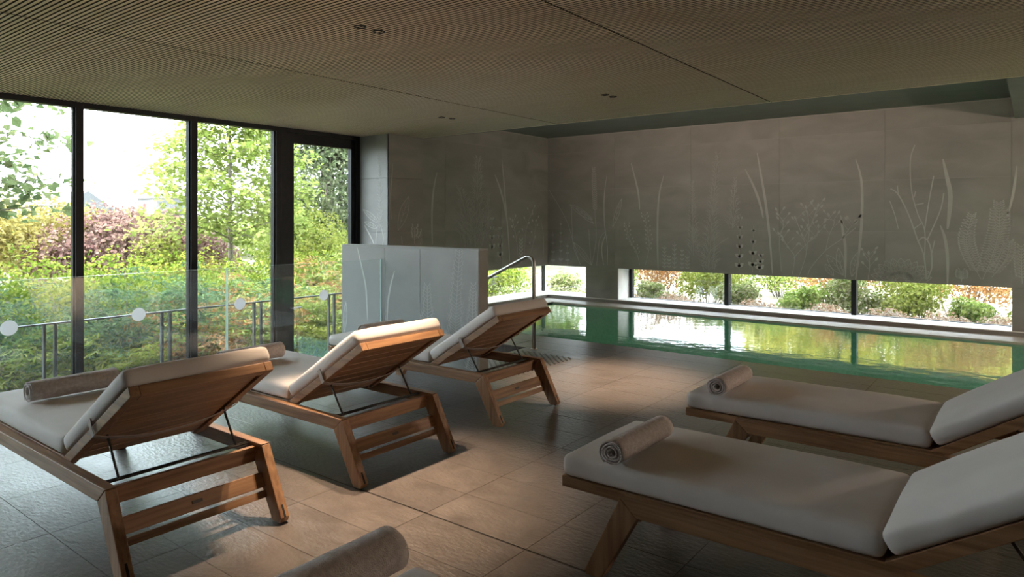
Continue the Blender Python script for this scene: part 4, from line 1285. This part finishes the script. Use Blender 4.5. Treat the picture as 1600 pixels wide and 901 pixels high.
# view through the low strip windows
row = [
    (-10.4, 12.6, LM_LIME, .80, 'green bush seen left through the low corner window'),
    (-8.6, 13.2, LM_PALE, .55, 'flowering bush seen right in the low corner window'),
    (-6.95, 12.2, LM_FERN, .55, 'leafy bush at the left end of the first low window'),
    (-6.35, 13.4, LM_RUST, .80, 'rust-coloured bush in the first low window'),
    (-5.75, 12.0, LM_PALE, .38, 'pale flowering bush in the first low window'),
    (-5.05, 12.7, LM_LIME, .60, 'yellow-green bush near the first low mullion'),
    (-4.25, 12.1, LM_PALE, .42, 'small flowering bush right of the first low mullion'),
    (-3.0, 14.2, LM_RUST, .80, 'rusty bush in the middle low window'),
    (-3.1, 12.1, LM_FERN, .40, 'green bush in the middle of the middle low window'),
    (-2.45, 12.6, LM_PALE, .58, 'blossoming bush left of the second low mullion'),
    (-1.55, 12.5, LM_LIME, .52, 'yellow-green bush right of the second low mullion'),
    (-0.95, 13.8, LM_RUST, .95, 'broad rust-red bush in the last low window'),
    (-0.75, 12.0, LM_FERN, .36, 'low green bush in the last low window'),
    (-5.6, 14.6, LM_LIME, .75, 'large green bush standing back in the first low window'),
    (-4.2, 14.8, LM_FERN, .72, 'large bush standing back behind the first low mullion'),
    (-1.9, 14.9, LM_LIME, .80, 'large bush standing back behind the second low mullion'),
    (0.5, 14.6, LM_FERN, .80, 'large bush standing back at the right end of the low windows'),
    (0.1, 12.5, LM_LIME, .58, 'leafy bush at the right end of the last low window'),
]
def gzy(y):
    return float(np.interp(y, [10.9, 12, 14, 17, 24, 60], [-0.42, -0.36, -0.24, -0.1, 0.1, 0.5]))
for i, (x, y, m, s_, lab) in enumerate(row):
    gg = random.Random(300 + i)
    bl = [(gg.uniform(-.7, .7) * s_, gg.uniform(-.5, .5) * s_, s_ * gg.uniform(.4, 1.35), s_ * gg.uniform(.35, .62), s_ * gg.uniform(.3, .5), s_ * gg.uniform(.28, .5)) for _ in range(12)]
    shrub('garden_bush', lab, 'bush', (x, y, gzy(y) - .03 if x > -7.1 else gz(x)), bl, 3600, 0.065, m, 80 + i, 0.5, stem=0.010, stems=12)
mounds = [(-6.2, 11.5, 'pale blossom mound by the white jamb of the first low window'), (-5.2, 11.6, 'pale blossom mound beneath the bushes of the first low window'),
          (-3.7, 11.55, 'blossom mound right of the first low mullion'), (-2.6, 11.5, 'peach blossom mound left of the second low mullion'),
          (-1.75, 11.5, 'peach blossom mound just right of the second low mullion'), (-1.05, 11.55, 'peach blossom mound in the middle of the last low window'),
          (-0.35, 11.5, 'peach blossom mound at the right of the last low window')]
for i, (x, y, lab) in enumerate(mounds):
    shrub('blossom_cushion', lab, 'flowers', (x, y, gzy(y)), [(0, 0, .30, .30, .22, .16), (.24, .05, .24, .2, .2, .14), (-.2, .0, .2, .2, .2, .15)], 800, 0.05, LM_PINK, 120 + i, 0.8, stem=0.006)
gw = empty('garden_wall', (-4.0, 17.6, -0.2)); tag(gw, 'low white garden wall in the sun beyond the strip windows', 'wall')
box_obj('wall_body', -6.5, 6.5, -0.12, 0.12, 0, 0.75, GWALL, gw)
box_obj('coping', -6.55, 6.55, -0.16, 0.16, 0.75, 0.80, WHITESILL, gw)
for i, (x, y, r) in enumerate(((-6.0, 21.5, 1.5), (-3.6, 22.0, 1.9), (-1.2, 21.5, 1.7), (1.2, 22.5, 2.0), (-13.5, 19.0, 1.5))):
    shrub('yellow_tree', ['yellow-green tree mirrored in the water below the first low mullion', 'yellow-green tree mirrored in the water below the middle low window',
          'yellow-green tree mirrored in the water below the second low mullion', 'yellow-green tree mirrored at the right end of the pool', 'green tree mirrored at the left end of the pool'][i], 'tree',
          (x, y, gzy(y)), [(0, 0, 1.6 * r / 1.5, r, r, r * .9), (.4, 0, 2.4, r * .7, r * .7, r * .7), (-.6, 0, 1.0, r * .7, r * .7, r * .8)], 9000, 0.15, LM_YELLOW if i < 4 else LM_TREE, 140 + i, 0.55, stem=0.06)

# pale houses far off
hb = empty('far_house', (-62, 22.3, 0.2)); hb.scale = (0.55, 0.55, 0.55); tag(hb, 'pale gabled house far away behind the purple bush', 'building')
MB().add([(-5, -5, 0), (5, -5, 0), (5, 5, 0), (-5, 5, 0), (-5, -5, 2.6), (5, -5, 2.6), (5, 5, 2.6), (-5, 5, 2.6)], [(0, 1, 5, 4), (1, 2, 6, 5), (2, 3, 7, 6), (3, 0, 4, 7)]).build('house_wall', FARWALL, hb)
MB().add([(-5.3, -5.3, 2.5), (5.3, -5.3, 2.5), (5.3, 5.3, 2.5), (-5.3, 5.3, 2.5), (-5.3, 0, 6.4), (5.3, 0, 6.4)], [(0, 1, 5, 4), (2, 3, 4, 5), (0, 4, 3), (1, 2, 5), (0, 3, 2, 1)]).build('roof', FARROOF, hb)
for y in (-3, 0, 3): box_obj('window_opening', 5.0, 5.05, y - .6, y + .6, .9, 2.1, FARROOF, hb)
hb2 = empty('far_block', (-70, 33.7, 0.2)); hb2.scale = (0.4, 0.4, 0.8); tag(hb2, 'pale flat-roofed block far away left of the slender tree', 'building')
box_obj('block_wall', -5, 5, -5, 5, 0, 4.2, FARWALL, hb2)
box_obj('roof_edge', -5.3, 5.3, -5.3, 5.3, 4.2, 4.6, FARROOF, hb2)
for y in (-3.2, -1, 1.2, 3.4):
    for z in (.8, 2.6): box_obj('window_opening', 5.0, 5.05, y - .6, y + .6, z, z + 1.0, FARROOF, hb2)
